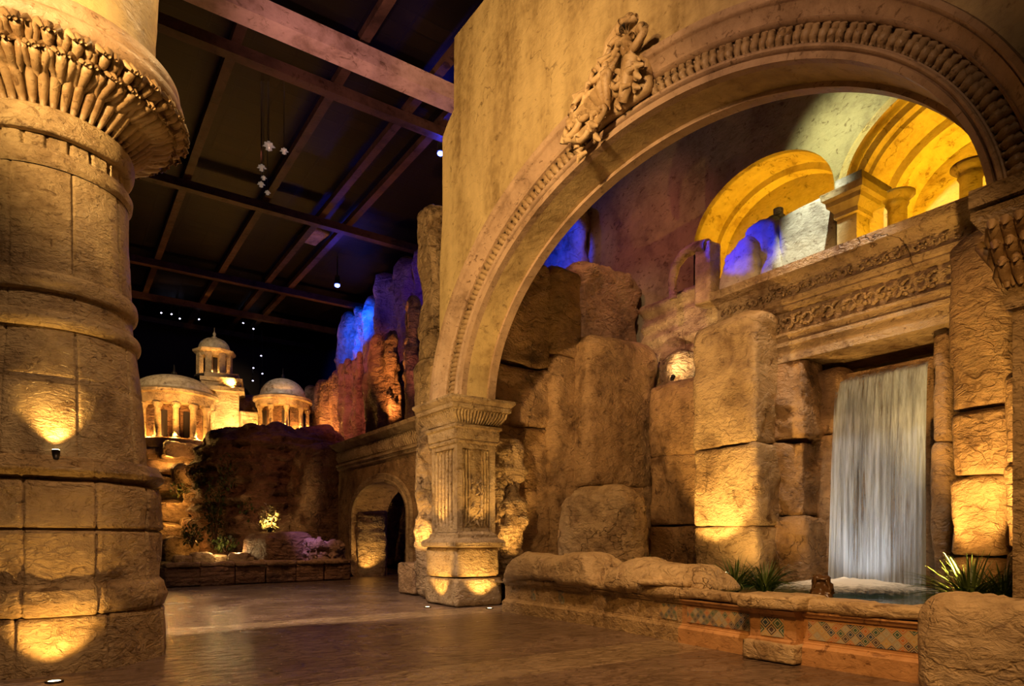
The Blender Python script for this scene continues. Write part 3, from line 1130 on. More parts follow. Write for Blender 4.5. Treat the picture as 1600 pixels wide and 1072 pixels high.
def bell_at(t):
    i = min(int(t * 5), 4)
    f = t * 5 - i
    a, b_ = bell[i], bell[i + 1]
    return a[0] + (b_[0] - a[0]) * f, a[1] + (b_[1] - a[1]) * f


rnd = random.Random(21)
mb = MB()
NB = 58
for k in range(NB):     # lower row of fluted tongues
    th = 2 * PI * k / NB
    pts, rads = [], []
    tw = rnd.uniform(-.25, .25) * 2 * PI / NB
    for i in range(6):
        t = .04 + .5 * i / 5
        r_, z_ = bell_at(t)
        r_ += .02 + .05 * (i / 5)
        if i == 5:
            r_ += .04
        a = th + tw * i / 5
        pts.append(CC + Vector((r_ * math.cos(a), r_ * math.sin(a), z_)))
        rads.append((.030, .045, .052, .058, .055, .026)[i])
    mb.tube(pts, rads, 7)
mb.build('tongue_leaf_row', 'carving', bello)
for row in range(2):    # curling acanthus above
    mb = MB()
    NB = 34
    for k in range(NB):
        th = 2 * PI * (k + .5 * row) / NB
        for s_ in (-1, 0, 1):
            pts, rads = [], []
            for i in range(7):
                t = .40 + .24 * row + .36 * i / 6
                r_, z_ = bell_at(min(t, 1))
                o = .05 + .14 * math.sin(PI * min(i / 6 * .8, 1)) + rnd.uniform(-.015, .02)
                if i == 6:
                    z_ -= .10
                    o += .06
                a = th + s_ * (.035 + .045 * math.sin(PI * i / 6)) + rnd.uniform(-.008, .008)
                pts.append(CC + Vector(((r_ + o) * math.cos(a), (r_ + o) * math.sin(a), z_)))
                rads.append((.03, .045, .05, .055, .05, .045, .02)[i] * (1.15 if s_ == 0 else .85))
            mb.tube(pts, rads, 6)
    mb.build('acanthus_leaf_row', 'carving', bello)
mb = MB()
mb.lathe(CC, zprof([(rr - .25, zrim - .05), (rr - .05, zrim), (rr - .01, zrim + .03), (rr, zrim + .12), (rr - .02, zrim + .16), (rr - .05, zrim + .17), (rr - .03, zrim + .20), (rr - .05, zrim + .34), (rr - .12, zrim + .38), (.3, zrim + .39)], .06), SEG)
mb.build('abacus', 'moulding', colm)
ru, zu = sil(240, 80)
mb = MB()
mb.lathe(CC, zprof([(ru - .02, zrim + .38), (ru, zrim + 1.0), (ru + .10, zrim + 2.2), (ru + .3, zrim + 3.4), (ru + .3, CZ - .02)], .12), 90, fn=col_fn([], 5, .55, .02, .03, 1.0, .03))
mb.build('upper_drum', 'plaster', colm)


def uplight(p, rot_to, label, energy, c=WARM, ang=70, tgt=None, kind='disc', group=None, blend=.7, size=.06):
    """a small fixture: housing with a glowing lens, and the light it throws"""
    p = Vector(p)
    T = thing('uplight', p, label, 'lamp', group)
    if kind == 'disc':
        mb = MB()
        mb.lathe(p, [(.0, .003), (size * 1.35, .003), (size * 1.35, .016), (size, .018), (size * .95, .008), (0, .008)], 20)
        rim = mb.build('rim', 'metal', T)
        mb = MB()
        mb.lathe(p, [(0, .013), (size * .92, .012)], 20)
        mb.build('lens', 'lens', T)
        src = p + Vector((0, 0, .06))
    else:
        d = (Vector(tgt) - p).normalized()
        mb = MB()
        mb.lathe(p, [(0, 0), (size * .7, 0), (size * .7, .02), (size * .2, .03), (size * .2, .06)], 14)
        mb.tube([p + Vector((0, 0, .05)), p + Vector((0, 0, .05)) + d * .10], [size * .75, size], 14)
        rim = mb.build('housing', 'metal', T)
        mb = MB()
        mb.tube([p + Vector((0, 0, .05)) + d * .098, p + Vector((0, 0, .05)) + d * .106], [size * .85, size * .85], 14)
        mb.build('lens', 'lens', T)
        src = p + Vector((0, 0, .05)) + d * .13
    if energy:
        spot(src, tgt, energy, c, ang, blend, .03)
    return T


# lamp on the column ledge, lamp in the floor
p = at(93, 718, Z=6.55)
dirc = (Vector((p.x, p.y, 0)) - CC).normalized()
pl = CC + dirc * (r6 - .055)
pl.z = z6 + .045
uplight(pl, None, 'small spotlight on the ledge of the big front column', 85, WARM, 95, CC + dirc * (r7 - .1) + Vector((0, 0, z7 + 1.1)), 'head', size=.04)
pf = at(85, 1066, z=0)
pf.z = 0
dirf = (Vector((pf.x, pf.y, 0)) - CC).normalized()
uplight(pf, None, 'round light sunk in the floor before the big front column', 105, WARM, 85, CC + dirf * 1.1 + Vector((0, 0, .75)))

# =================================================================== THE LEFT PILLAR'S LIGHTS
for (x, y, tg, lb, e) in ((668, 949, (6.95, 12.75, 1.0), 'round light sunk in the floor left of the arch pedestal corner', 170),
                          (765, 951, (7.5, 12.0, 1.0), 'round light sunk in the floor right of the arch pedestal corner', 170)):
    p = at(x, y, z=0)
    p.z = 0
    if x < 700:
        p.x = min(p.x, 6.62)
    else:
        p.y = min(p.y, 11.68)
    uplight(p, None, lb, e, WARM, 80, tg)
spot((6.60, 12.75, 1.62), (7.0, 12.75, 2.6), 60, WARM, 80, .7, .03)
spot((7.45, 11.70, 1.62), (7.5, 12.15, 2.6), 50, WARM, 80, .7, .03)
p = at(1238, 1037, z=0)
p.z = 0
uplight(p, None, 'round light sunk in the floor in front of the tiled planter pier', 14, WARM, 90, (7.2, 4.6, 1.1))


# =================================================================== ROCKWORK
def rock_stack(x, y, z0, z1, hx, hy, label, seams=(), mat='rock', r=.20, amp=.085, seed=1, rz=0, topr=.35, cell=.075, taper=.0, cat='rock', name='rock_column', group=None, jit=.02, strata=0, fr=.9):
    T = thing(name, (x, y, z0), label, cat, group)
    zs = [z0] + sorted(seams) + [z1]
    rnd = random.Random(seed)
    for i in range(len(zs) - 1):
        a, b_ = zs[i], zs[i + 1]
        last = i == len(zs) - 2
        k = 1 - taper * (i / max(1, len(zs) - 1))
        mb = MB()
        dx, dy = rnd.uniform(-jit, jit), rnd.uniform(-jit, jit)
        mb.rock((x + dx, y + dy, (a + b_) / 2), (hx * k, hy * k, (b_ - a) / 2 + .012), r, amp, seed + i * 3, cell, rz, 0, fr, topr if last else None, strata, zr=.05)
        mb.build('stone_block', mat, T)
    return T


def hz(y, d):
    return EYE + (HZ - y) * d / F


def stackX(xa, xb, ytop, X, depth, z0, label, seamy=(), **k):
    """a stack whose face lies on plane X and spans photo columns xa..xb"""
    a, b_ = at(xa, ytop, X=X), at(xb, ytop, X=X)
    D = (X / (SA + (((xa + xb) / 2 - 800) / F) * CA))
    z1 = hz(ytop, D)
    cy = (a.y + b_.y) / 2
    hy = abs(a.y - b_.y) / 2
    return rock_stack(X + depth / 2, cy, z0, z1, depth / 2, hy, label, [hz(s, D) for s in seamy], **k)


def stackY(xa, xb, ytop, Y, depth, z0, label, seamy=(), **k):
    a, b_ = at(xa, ytop, Y=Y), at(xb, ytop, Y=Y)
    D = (Y / (CA - (((xa + xb) / 2 - 800) / F) * SA))
    z1 = hz(ytop, D)
    cx = (a.x + b_.x) / 2
    hx = abs(a.x - b_.x) / 2
    return rock_stack(cx, Y + depth / 2, z0, z1, hx, depth / 2, label, [hz(s, D) for s in seamy], **k)


ZG = .55   # level of the planted ground behind the basin kerb
# --- rock wall at the far end of the grotto (faces the camera's left)
stackY(772, 868, 395, 12.9, 1.6, ZG, 'tall rough rock column just behind the left foot of the arch', (664, 570), seed=21, topr=.5, amp=.10)
stackY(866, 914, 416, 12.7, 1.4, ZG, 'narrow dark rock column between two broader ones left in the grotto', (556,), seed=33, topr=.25, amp=.07)
stackY(910, 1003, 412, 13.9, 1.4, ZG, 'highest rock with pale creased top at the back of the grotto', (), seed=47, topr=.55, amp=.12, fr=1.1)
stackY(917, 1024, 530, 12.2, 1.2, ZG, 'broad smooth rock slab standing behind the rounded boulder', (760,), seed=52, topr=.3, amp=.08)
# rounded boulder
c = at(943, 815, Z=14.4)
mb = MB()
mb.rock((c.x, c.y, (ZG + hz(757, 14.4)) / 2), (.88, .95, (hz(757, 14.4) - ZG) / 2), .55, .10, 61, .06, .45, .16, .9, .62)
tag(mb.build('boulder', 'rock_pale'), 'big rounded boulder on the ground before the smooth rock slab', 'rock')
# lit rock behind the gap
c = at(1048, 580, Z=17.0)
mb = MB()
mb.rock((c.x + .45, c.y + .2, c.z - .6), (.4, .7, 1.15), .25, .10, 71, .07, -.5)
tag(mb.build('boulder', 'rock_rough'), 'small brightly lit rough rock seen in the gap above the stone wall', 'rock')
# block wall
stackX(1010, 1092, 596, 12.3, 1.1, ZG, 'flat faced rock of stacked blocks left of the uplit rock', (710, 822), seed=81, topr=.12, amp=.05)
# uplit column
stackX(1080, 1182, 489, 11.45, .9, ZG, 'uplit rounded rock column with bright yellow lower face', (697, 822), seed=92, topr=.5, amp=.06, mat='rock_pale', r=.12)
stackX(1186, 1258, 548, 12.1, 1.0, ZG - .1, 'weathered rock column with rugged corner left of the waterfall', (690, 810), seed=103, topr=.4, amp=.12)
stackX(1256, 1316, 572, 12.75, .8, .3, 'slim brown rock column next to the left edge of the water', (678,), seed=114, topr=.3, amp=.07)
# right of the water
stackX(1450, 1482, 520, 12.3, .9, .3, 'narrow rock rib along the right edge of the water', (690,), seed=125, topr=.2, amp=.05)
stackX(1476, 1578, 350, 10.6, .9, ZG - .1, 'massive tall rock column right of the waterfall, dark rounded top', (640, 745, 870), seed=136, topr=.6, amp=.07)
stackX(1562, 1660, 560, 10.0, .9, ZG - .1, 'dark rock column at the right frame edge behind the spiky plant', (722, 860), seed=147, topr=.3, amp=.06)
# dark back of the fall
mb = MB()
mb.rock((13.9, 6.0, 2.2), (.5, 1.9, 2.45), .1, .08, 151, .14)
tag(mb.build('wet_rock', 'rock'), 'wet dark rock face directly behind the falling water', 'rock')
# rock tower outside, left of the arch wall, and uplit rock by the pillar
T = stackY(672, 715, 312, 14.2, .9, 0, 'tall round topped rock tower beside the left edge of the arch wall', (560,), seed=161, topr=.7, amp=.11, mat='rock_rough', cell=.08)
mb = MB()
c1 = at(664, 800, Z=16.0)
mb.rock((c1.x + .15, c1.y, 2.1), (.35, .35, 2.1), .2, .14, 171, .06, .3, .1, 1.3, .3, .05)
tag(mb.build('rock_column', 'rock_rough'), 'craggy uplit rock touching the left side of the arch pillar', 'rock')
mb = MB()
mb.rock((8.55, 13.0, 2.0), (.55, .6, 2.0), .2, .14, 174, .06, .1, .15, 1.3, .4, .05)
tag(mb.build('rock_column', 'rock_rough'), 'craggy uplit rock touching the right side of the arch pillar', 'rock')
mb = MB()
c1 = at(646, 930, z=0)
mb.rock((c1.x + .15, c1.y + .2, .42), (.3, .5, .42), .08, .05, 177, .07)
tag(mb.build('rock_block', 'rock'), 'low dark stone block on the floor left of the arch pedestal', 'rock')
spot((6.72, 13.85, .95), (7.5, 14.4, 2.7), 260, WARM, 90, .8, .03)
spot((8.75, 11.75, .75), (8.5, 12.5, 2.5), 300, WARM, 85, .8, .03)
# uplights of the grotto, with added spots that have no fixture
p = at(1133, 888, Z=12.3)
uplight((p.x, p.y, ZG + .1), None, 'small spotlight among leaves at the foot of the uplit rock', 120, WARM, 130, (11.6, p.y + .1, 3.0), 'head')
spot((9.8, 8.85, .75), (11.45, 9.05, 2.7), 900, WARM, 62, .5, .04)  # added spot in the pool, carries light further up the rock column
spot((9.0, 3.75, .85), (10.6, 3.85, 2.5), 1100, WARM, 66, .6, .04)  # added spot, lights the right-hand rock from further out
p = at(1552, 905, Z=9.2)
spot((9.55, 3.75, ZG + .1), (10.6, 4.0, 3.2), 200, WARM, 135, .8, .04)
p = at(1050, 597, X=12.40)
uplight((p.x, p.y, p.z + .04), None, 'small spotlight on the wall top before the brightly lit rock', 150, (1, .7, .35), 95, (13.2, p.y + .25, 6.0), 'head')

# =================================================================== ENTABLATURE OVER THE WATER
ent = thing('entablature', (12.6, 6.5, 5.0), 'heavy carved stone entablature spanning above the waterfall', 'entablature')
EY0, EY1 = 2.6, 9.4
z0 = 5.03


def lin(prof, x, y0, y1, mbx):
    """straight moulding on a wall that faces -X; prof (out, z)"""
    moulding_path(mbx, [(x, y0, -1, 0), (x, y1, -1, 0)], prof)
    # closed end
    vs = [(x - o, y1, z_) for (o, z_) in prof]
    mbx.add(vs, [tuple(range(len(vs)))])


mb = MB()
mb.span((12.2, EY0, z0), (13.9, EY1 - .45, z0 + 1.75))
mb.build('lintel', 'frieze', ent, smooth=False)
mb = MB()
lin([(0, z0 + .30), (.05, z0 + .31), (.06, z0 + .38), (.02, z0 + .40), (.03, z0 + .50), (.08, z0 + .52), (.08, z0 + .57), (0, z0 + .58)], 12.2, EY0, EY1 - .40, mb)
mb.build('lower_moulding', 'frieze', ent, angle=35)
mb = MB()
lin([(0, z0 + 1.0), (.10, z0 + 1.02), (.14, z0 + 1.08), (.12, z0 + 1.12), (.18, z0 + 1.15), (.20, z0 + 1.22), (.15, z0 + 1.25), (.15, z0 + 1.45), (.22, z0 + 1.50), (.24, z0 + 1.54), (.32, z0 + 1.58), (.42, z0 + 1.62), (.44, z0 + 1.78), (-1.5, z0 + 1.785)], 12.2, EY0, EY1, mb)
mb.build('cornice', 'frieze', ent, angle=35)


def scroll_band(mbx, X, y0, y1, za, zb2, n, seed, out=.07):
    rnd = random.Random(seed)
    h = (zb2 - za)
    for k in range(n):
        y = y0 + (y1 - y0) * (k + .5) / n
        cz = (za + zb2) / 2
        s_ = 1 if k % 2 else -1
        r_ = h * .36
        pts = []
        for i in range(9):
            a = s_ * i / 8 * 4.4 + rnd.uniform(-.1, .1)
            q = r_ * (1 - .09 * i)
            pts.append((X - out * (.4 + .6 * (i / 8)), y + q * math.sin(a), cz + s_ * q * math.cos(a)))
        mbx.tube(pts, [h * .06 + .012 * math.sin(i) for i in range(9)], 5)
        for j in range(3):
            a = rnd.uniform(0, 2 * PI)
            q = h * .33
            mbx.blob((X - out * .5, y + q * math.cos(a) * .9, cz + q * math.sin(a)), (.035, h * .13, h * .10), 6)


mb = MB()
scroll_band(mb, 12.05, EY0 + .1, EY1 - .1, z0 + 1.25, z0 + 1.46, 42, 4, .09)
mb.build('upper_leaf_frieze', 'frieze', ent)
mb = MB()
scroll_band(mb, 12.2, EY0 + .1, EY1 - .5, z0 + .60, z0 + .98, 30, 5, .10)
mb.build('leaf_frieze', 'frieze', ent)
# mauve stone courses left of it
mb = MB()
mb.rock((13.9, 11.55, 6.9), (.55, 1.45, .95), .05, .03, 201, .055, 0, 0, .9, None, .16)
tag(mb.build('stone_course', 'frieze'), 'layered mauve lit stone wall left of the carved entablature', 'wall')
# blocks above the entablature: broken arch fragment
T = thing('arch_fragment', at(1090, 470, X=13.0), 'small broken arch with a post on the mauve stone wall top', 'arch')
pb = at(1097, 462, X=12.9)
mb = MB()
mb.rock((13.1, pb.y, pb.z + .55), (.22, .24, .75), .05, .03, 211, .06)
mb.build('post', 'rock_pale', T)
mb = MB()
pts = [at(x, y, X=13.0) for (x, y) in ((1052, 468), (1050, 440), (1056, 415), (1068, 398), (1084, 388), (1106, 384))]
mb.tube(pts, [.10, .11, .12, .13, .15, .17], 10)
mb.build('broken_arch', 'rock_pale', T)
# block with chimney between
a = at(1260, 330, X=13.5)
T = thing('rock_heap', (a.x, a.y, 6.8), 'pale block of rock with a stub on top before the golden niche', 'rock')
mb = MB()
l, r_ = at(1212, 330, X=13.3), at(1304, 330, X=13.3)
zt3 = at(1258, 318, X=13.3).z
mb.rock((13.75, (l.y + r_.y) / 2, (6.78 + zt3) / 2), (.42, (l.y - r_.y) / 2, (zt3 - 6.78) / 2), .10, .04, 221, .07)
mb.build('stone_block', 'plaster_back', T)
mb = MB()
l2 = at(1130, 400, X=13.1)
zt6 = at(1200, 335, X=13.4).z
mb.rock((13.62, l.y + .45, (zt6 + 6.8) / 2), (.40, .75, (zt6 - 6.8) / 2), .2, .12, 223, .06, 0, .5, 1.1, .3)
mb.rock((13.5, l2.y - .3, 7.7), (.40, .6, .75), .2, .12, 225, .06, 0, .3, 1.1, .3)
mb.build('rubble', 'plaster_back', T)
mb = MB()
c = at(1216, 298, X=13.7)
mb.lathe((c.x, c.y, zt3 - .05), [(0.15, 0), (.15, .25), (.11, .28), (.11, .42), (0, .42)], 14)
mb.build('stub', 'rock_rough', T)
# pilaster with cornice between the niches
T = thing('pilaster', at(1330, 385, X=13.3), 'square pilaster with moulded capital between the two golden niches', 'pilaster')
l, r_ = at(1308, 380, X=13.1), at(1337, 380, X=13.1)
zc = at(1320, 330, X=13.1).z
PY0, PY1 = r_.y - .02, l.y
mb = MB()
mb.span((13.1, PY0, 6.8), (13.6, PY1, zc))
mb.build('shaft', 'niche', T, smooth=False)
mb = MB()
moulding_path(mb, square_path(13.1, 13.6, PY0, PY1), [(0, zc - .12), (.05, zc - .10), (.04, zc), (.10, zc + .08), (.15, zc + .13), (.16, zc + .22), (.22, zc + .27), (.24, zc + .40), (-.2, zc + .41)], True)
mb.build('capital', 'niche', T, angle=35)
mb = MB()
mb.span((13.2, PY0 - .05, zc + .4), (14.4, PY1 + .1, zc + .75))
mb.build('impost_block', 'plaster_back', T, smooth=False)

# =================================================================== BACK WALL WITH GOLDEN NICHES
BX = 14.5
n1y, n1z, n1a, n1b = 10.12, EYE + 8.05, 2.0, 1.5
n2y, n2z, n2a, n2b = 5.45, EYE + 7.8, 2.35, 1.6
poly = [(-3, 6.5), (n2y - n2a, 6.5)] + arc(n2y, n2z, n2a, n2b, 40, PI, 0) + [(n2y + n2a, 6.5), (n1y - n1a, 6.5)] + arc(n1y, n1z, n1a, n1b, 40, PI, 0) + [(n1y + n1a, 6.5), (19.5, 6.5), (19.5, CZ), (-3, CZ)]
mb = MB()
mb.prism(poly, BX, BX + .15)
mb.span((BX, -3, 0), (BX + .15, 19.5, 6.5))
structure(mb, 'wall_back', 'plaster_back', smooth=False)
mb = MB()
mb.span((18.0, -6, 0), (18.2, 46, CZ))
structure(mb, 'wall_outer', 'dark', smooth=False)
mb = MB()
mb.span((-14, 45.8, 0), (18, 46, CZ))
structure(mb, 'wall_far', 'dark', smooth=False)
for (ny, nz, na, nb, lab) in ((n1y, n1z, n1a, n1b, 'left golden lit arched niche high in the back wall'), (n2y, n2z, n2a, n2b, 'right golden ribbed arched niche high above the waterfall')):
    big = ny == n2y
    T = thing('arched_niche', (BX, ny, 6.5), lab, 'niche')
    pts = [(ny - na, 6.5)] + arc(ny, nz, na, nb, 40, PI, 0) + [(ny + na, 6.5)]
    mb = MB()
    dep = [(0, 1.0), (.9, 1.0), (.92, .95), (1.0, .94), (1.02, .97), (1.25, .95)]
    if big:
        dep = [(-.06, 1.0), (.2, 1.0), (.22, .95), (.36, .94), (.38, .91), (.5, .90), (.9, .86), (.92, .80), (1.1, .78), (1.14, .82), (1.5, .76), (1.6, .74), (1.62, .78)]
    m = len(dep)
    for (y, z) in pts:
        for (d, k) in dep:
            mb.v.append(Vector((BX + d, ny + (y - ny) * k, 6.5 + (z - 6.5) * (1 - (1 - k) * .7))))
    for i in range(len(pts) - 1):
        for q in range(m - 1):
            mb.f.append((i * m + q, i * m + q + 1, (i + 1) * m + q + 1, (i + 1) * m + q))
    mb.build('vault', 'niche', T, angle=35)
    mb = MB()
    k = dep[-1][1]
    mb.span((BX + dep[-1][0], ny - na, 6.4), (BX + dep[-1][0] + .1, ny + na, nz + nb))
    mb.build('back_panel', 'niche', T, smooth=False)
    if big:
        mb = MB()
        rr_ = [(ny + math.cos(a) * (na + .0), nz + math.sin(a) * (nb + .0)) for a in [PI * i / 40 for i in range(41)]]
        for i in range(41):
            a = PI * i / 40
            for (o, p_) in ((0, 0), (0, .14), (.10, .16), (.12, .10), (.2, .1), (.22, 0)):
                mb.v.append(Vector((BX - p_, ny + math.cos(a) * (na + o), nz + math.sin(a) * (nb + o))))
        for i in range(40):
            for q in range(5):
                mb.f.append((i * 6 + q, i * 6 + q + 1, (i + 1) * 6 + q + 1, (i + 1) * 6 + q))
        mb.build('arch_moulding', 'niche', T, angle=40)
for (x, y, z, e, tx, ty) in ((14.75, 11.3, 6.9, 420, 15.5, 10.9), (14.75, 9.0, 7.9, 330, 15.6, 9.6), (14.7, 7.0, 7.0, 260, 15.6, 6.6), (14.7, 5.0, 7.0, 420, 15.7, 5.2), (14.7, 6.0, 7.0, 260, 15.7, 6.0)):
    spot((x, y, z), (tx, ty, z + 1.5), e, GOLD, 130, 1, .1)
point((13.7, 6.1, 6.98), 26, GOLD, .05)
point((13.6, 4.9, 6.98), 26, GOLD, .05)
spot((13.0, 6.0, 6.95), (13.4, 6.95, 7.6), 60, GOLD, 110, 1, .05)
# little colonnade inside the right niche
for (x, y0_, y1_, X, lab) in ((1402, 358, 308, 14.3, 'short round column left in the right golden niche'), (1517, 300, 262, 14.0, 'short round column near the right end of the golden niche')):
    p = at(x, y0_, X=X)
    q = at(x, y1_, X=X)
    T = thing('small_column', (p.x, p.y, 6.82), lab, 'column')
    mb = MB()
    H = q.z - 6.82
    mb.lathe((p.x, p.y, 6.82), [(.26, 0), (.26, .05), (.21, .08), (.19, .15), (.18, H - .22), (.20, H - .2)], 20)
    mb.build('shaft', 'niche', T)
    mb = MB()
    mb.lathe((p.x, p.y, 6.82), [(.19, H - .22), (.22, H - .16), (.20, H - .12), (.26, H - .06), (.33, H), (.33, H + .05), (0, H + .05)], 20)
    mb.build('capital', 'niche', T)
T = thing('small_temple', at(1470, 330, X=14.2), 'miniature broken temple front inside the right golden niche', 'building')
l, r_ = at(1436, 330, X=14.15), at(1500, 310, X=14.15)
mb = MB()
mb.rock((14.4, (l.y + r_.y) / 2, 7.1), (.2, (l.y - r_.y) / 2 * .6, .38), .03, .03, 231, .06)
mb.build('block', 'niche', T)
mb = MB()
mb.rock((14.4, (l.y + r_.y) / 2, 7.6), (.26, (l.y - r_.y) / 2 * 1.15, .09), .03, .03, 233, .06, strata=.05)
mb.rock((14.4, (l.y + r_.y) / 2, 7.79), (.22, (l.y - r_.y) / 2 * .95, .09), .03, .03, 234, .06)
mb.build('cornice', 'niche', T)
for s_ in (-.95, .95):
    mb = MB()
    yy = (l.y + r_.y) / 2 + s_ * (l.y - r_.y) / 2
    mb.lathe((14.35, yy, 6.8), [(.10, 0), (.08, .06), (.075, .6), (.11, .7), (.11, .75)], 12)
    mb.build('post', 'niche', T)
# blue lit rock at the back left and the grey cliff beside it
c = at(893, 375, Z=22.5)
mb = MB()
mb.rock((c.x, c.y, 8.0), (.9, 1.0, 4.6), .3, .2, 241, .14, .3, .05, .8, .5)
tag(mb.build('rock_cliff', 'rock_pale'), 'far rock cliff lit blue, glimpsed through the left of the great arch', 'rock')
c2 = at(920, 360, Z=20)
spot((8.8, 13.2, 13.0), at(882, 380, Z=21.5), 5000, (0, .03, 1), 16, .6, .1)
spot((8.8, 12.5, 13.0), at(915, 360, Z=20.4), 90, (1, .75, .55), 18, .9, .1)
spot((10.5, 11.5, 9.5), at(1180, 395, X=13.5), 1700, (0, .02, 1), 22, .4, .05)
spot((10.5, 6.5, 13.5), at(1265, 380, X=13.3), 7000, (.85, .90, .85), 18, .9, .1)

# =================================================================== WATER
WZ = .5
lipL, lipR = at(1318, 586, X=12.95), at(1453, 560, X=12.95)
wf = thing('waterfall', (12.9, (lipL.y + lipR.y) / 2, WZ), 'tall silky white waterfall dropping into the green pool', 'waterfall')
mb = MB()
NU, NV = 150, 60
zt = lipL.z + .02
yl, yr = lipL.y + .05, lipR.y
for layer in range(2):
    b = len(mb.v)
    for j in range(NV + 1):
        t = j / NV
        for i in range(NU + 1):
            u = i / NU
            y = yl + (yr - yl) * u
            y += (u - .5) * -(.14 * t)
            rp = .09 * noise.noise(Vector((u * 26, layer * 5, t * .8))) + .03 * noise.noise(Vector((u * 70, 3 + layer, t * 1.2)))
            z = zt - (zt - WZ) * (t ** 1.25)
            x = 12.95 - .33 * math.sqrt(t) - (.06 if layer else 0) + rp * (.3 + t) + (.25 * (1 - min(t * 12, 1)) if t < .09 else 0)
            mb.v.append(Vector((x, y, z)))
    for j in range(NV):
        for i in range(NU):
            mb.f.append((b + j * (NU + 1) + i, b + j * (NU + 1) + i + 1, b + (j + 1) * (NU + 1) + i + 1, b + (j + 1) * (NU + 1) + i))
mb.build('water_sheet', 'fall', wf)
mb = MB()
yc = (lipL.y + lipR.y) / 2
mb.span((12.9, yr - .1, zt - .25), (13.9, yl + .1, zt - .03))
tag(mb.build('spill_ledge', 'rock', None, False), 'flat stone ledge the waterfall pours over', 'ledge')
mb = MB()
for j in range(9):
    for i in range(40):
        a = 2 * PI * i / 40
        q = j / 8
        mb.v.append(Vector((11.75 + 1.5 * q * math.cos(a), yc + 1.5 * q * math.sin(a), WZ + .015 + .20 * (1 - q) ** .7 + .10 * (1 - q) * abs(noise.noise(Vector((q * 9 * math.cos(a), q * 9 * math.sin(a), 0)))))))
for j in range(8):
    for i in range(40):
        k = (i + 1) % 40
        mb.f.append((j * 40 + i, (j + 1) * 40 + i, (j + 1) * 40 + k, j * 40 + k))
fo = mb.build('foam', 'foam', None, True, origin=(11.75, yc, WZ))
tag(fo, 'white foam spreading on the pool at the foot of the falling water', 'foam', kind='stuff')
mb = MB()
mb.add([(7.75, 2.3, WZ), (13.6, 2.3, WZ), (13.6, 9.4, WZ), (10.8, 9.6, WZ), (9.0, 8.6, WZ), (7.75, 8.0, WZ)], [(0, 1, 2, 3, 4, 5)])
pool = mb.build('pool_water', 'water', None, False)
tag(pool, 'dark green pool water behind the tiled kerb', 'water', kind='stuff')
# ground
mb = MB()
mb.add([(7.8, 11.8, ZG), (7.8, 7.4, ZG - .1), (9.0, 8.2, ZG - .12), (10.6, 9.2, ZG - .12), (10.9, 7.6, ZG - .15), (14.4, 7.6, ZG - .1), (14.4, 15.5, ZG), (7.8, 15.5, ZG)], [(0, 1, 2, 3, 4, 5, 6, 7)])
mb.add([(8.6, 2.0, ZG), (14.0, 2.0, ZG), (14.0, 4.8, ZG - .1), (10.6, 5.0, ZG - .1), (9.2, 3.9, ZG - .1)], [(0, 1, 2, 3, 4)])
tag(mb.build('soil', 'soil', None, False), 'dark planting soil around the pool', 'soil', kind='stuff')
# wet stone spout in the basin
p = at(1283, 932, z=WZ)
mb = MB()
mb.rock((p.x, p.y, WZ + .10), (.12, .20, .22), .06, .10, 251, .03, .5, .4, 4.0)
tag(mb.build('wet_stone', 'bronze'), 'small shiny wet stone standing in the pool behind the kerb', 'rock')
spot((10.2, 7.0, 11.8), (12.7, 6.4, 1.8), 1900, (1, .86, .66), 30, .8, .15)
spot((11.3, 6.4, .75), (12.8, 6.4, 1.6), 70, (1, .9, .75), 80, .9, .1)


# =================================================================== KERB WITH TILES
def kerb_path(pts):
    return [Vector((p[0], p[1], 0)) for p in pts]


def kerb_prism(mbx, a, b_, prof):
    """prof (out, z) swept from a to b; out = towards the walkway"""
    a, b_ = Vector((a[0], a[1], 0)), Vector((b_[0], b_[1], 0))
    d = (b_ - a).normalized()
    nrm = Vector((-d.y, d.x, 0))
    if nrm.x > 0:
        nrm = -nrm
    m = len(prof)
    b0 = len(mbx.v)
    for q in (a, b_):
        for (o, z) in prof:
            mbx.v.append(q + nrm * o + Vector((0, 0, z)))
    for k in range(m):
        k2 = (k + 1) % m
        mbx.f.append((b0 + k, b0 + m + k, b0 + m + k2, b0 + k2))
    mbx.f.append(tuple(b0 + k for k in range(m)))
    mbx.f.append(tuple(b0 + m + k for k in reversed(range(m))))
    return nrm, d


def cap_rock(a, b_, z0, z1, wid, seed, amp=.03, over=.08):
    a, b_ = Vector((a[0], a[1], 0)), Vector((b_[0], b_[1], 0))
    d = b_ - a
    ang = math.atan2(d.y, d.x)
    c = (a + b_) / 2
    nrm = Vector((-d.y, d.x, 0)).normalized()
    if nrm.x > 0:
        nrm = -nrm
    c = c + nrm * (over - wid / 2)
    mb = MB()
    mb.rock((c.x, c.y, (z0 + z1) / 2), (d.length / 2, wid / 2, (z1 - z0) / 2), .05, amp, seed, .045, ang, 0, 2.2, None, 0, 0, .3)
    return mb


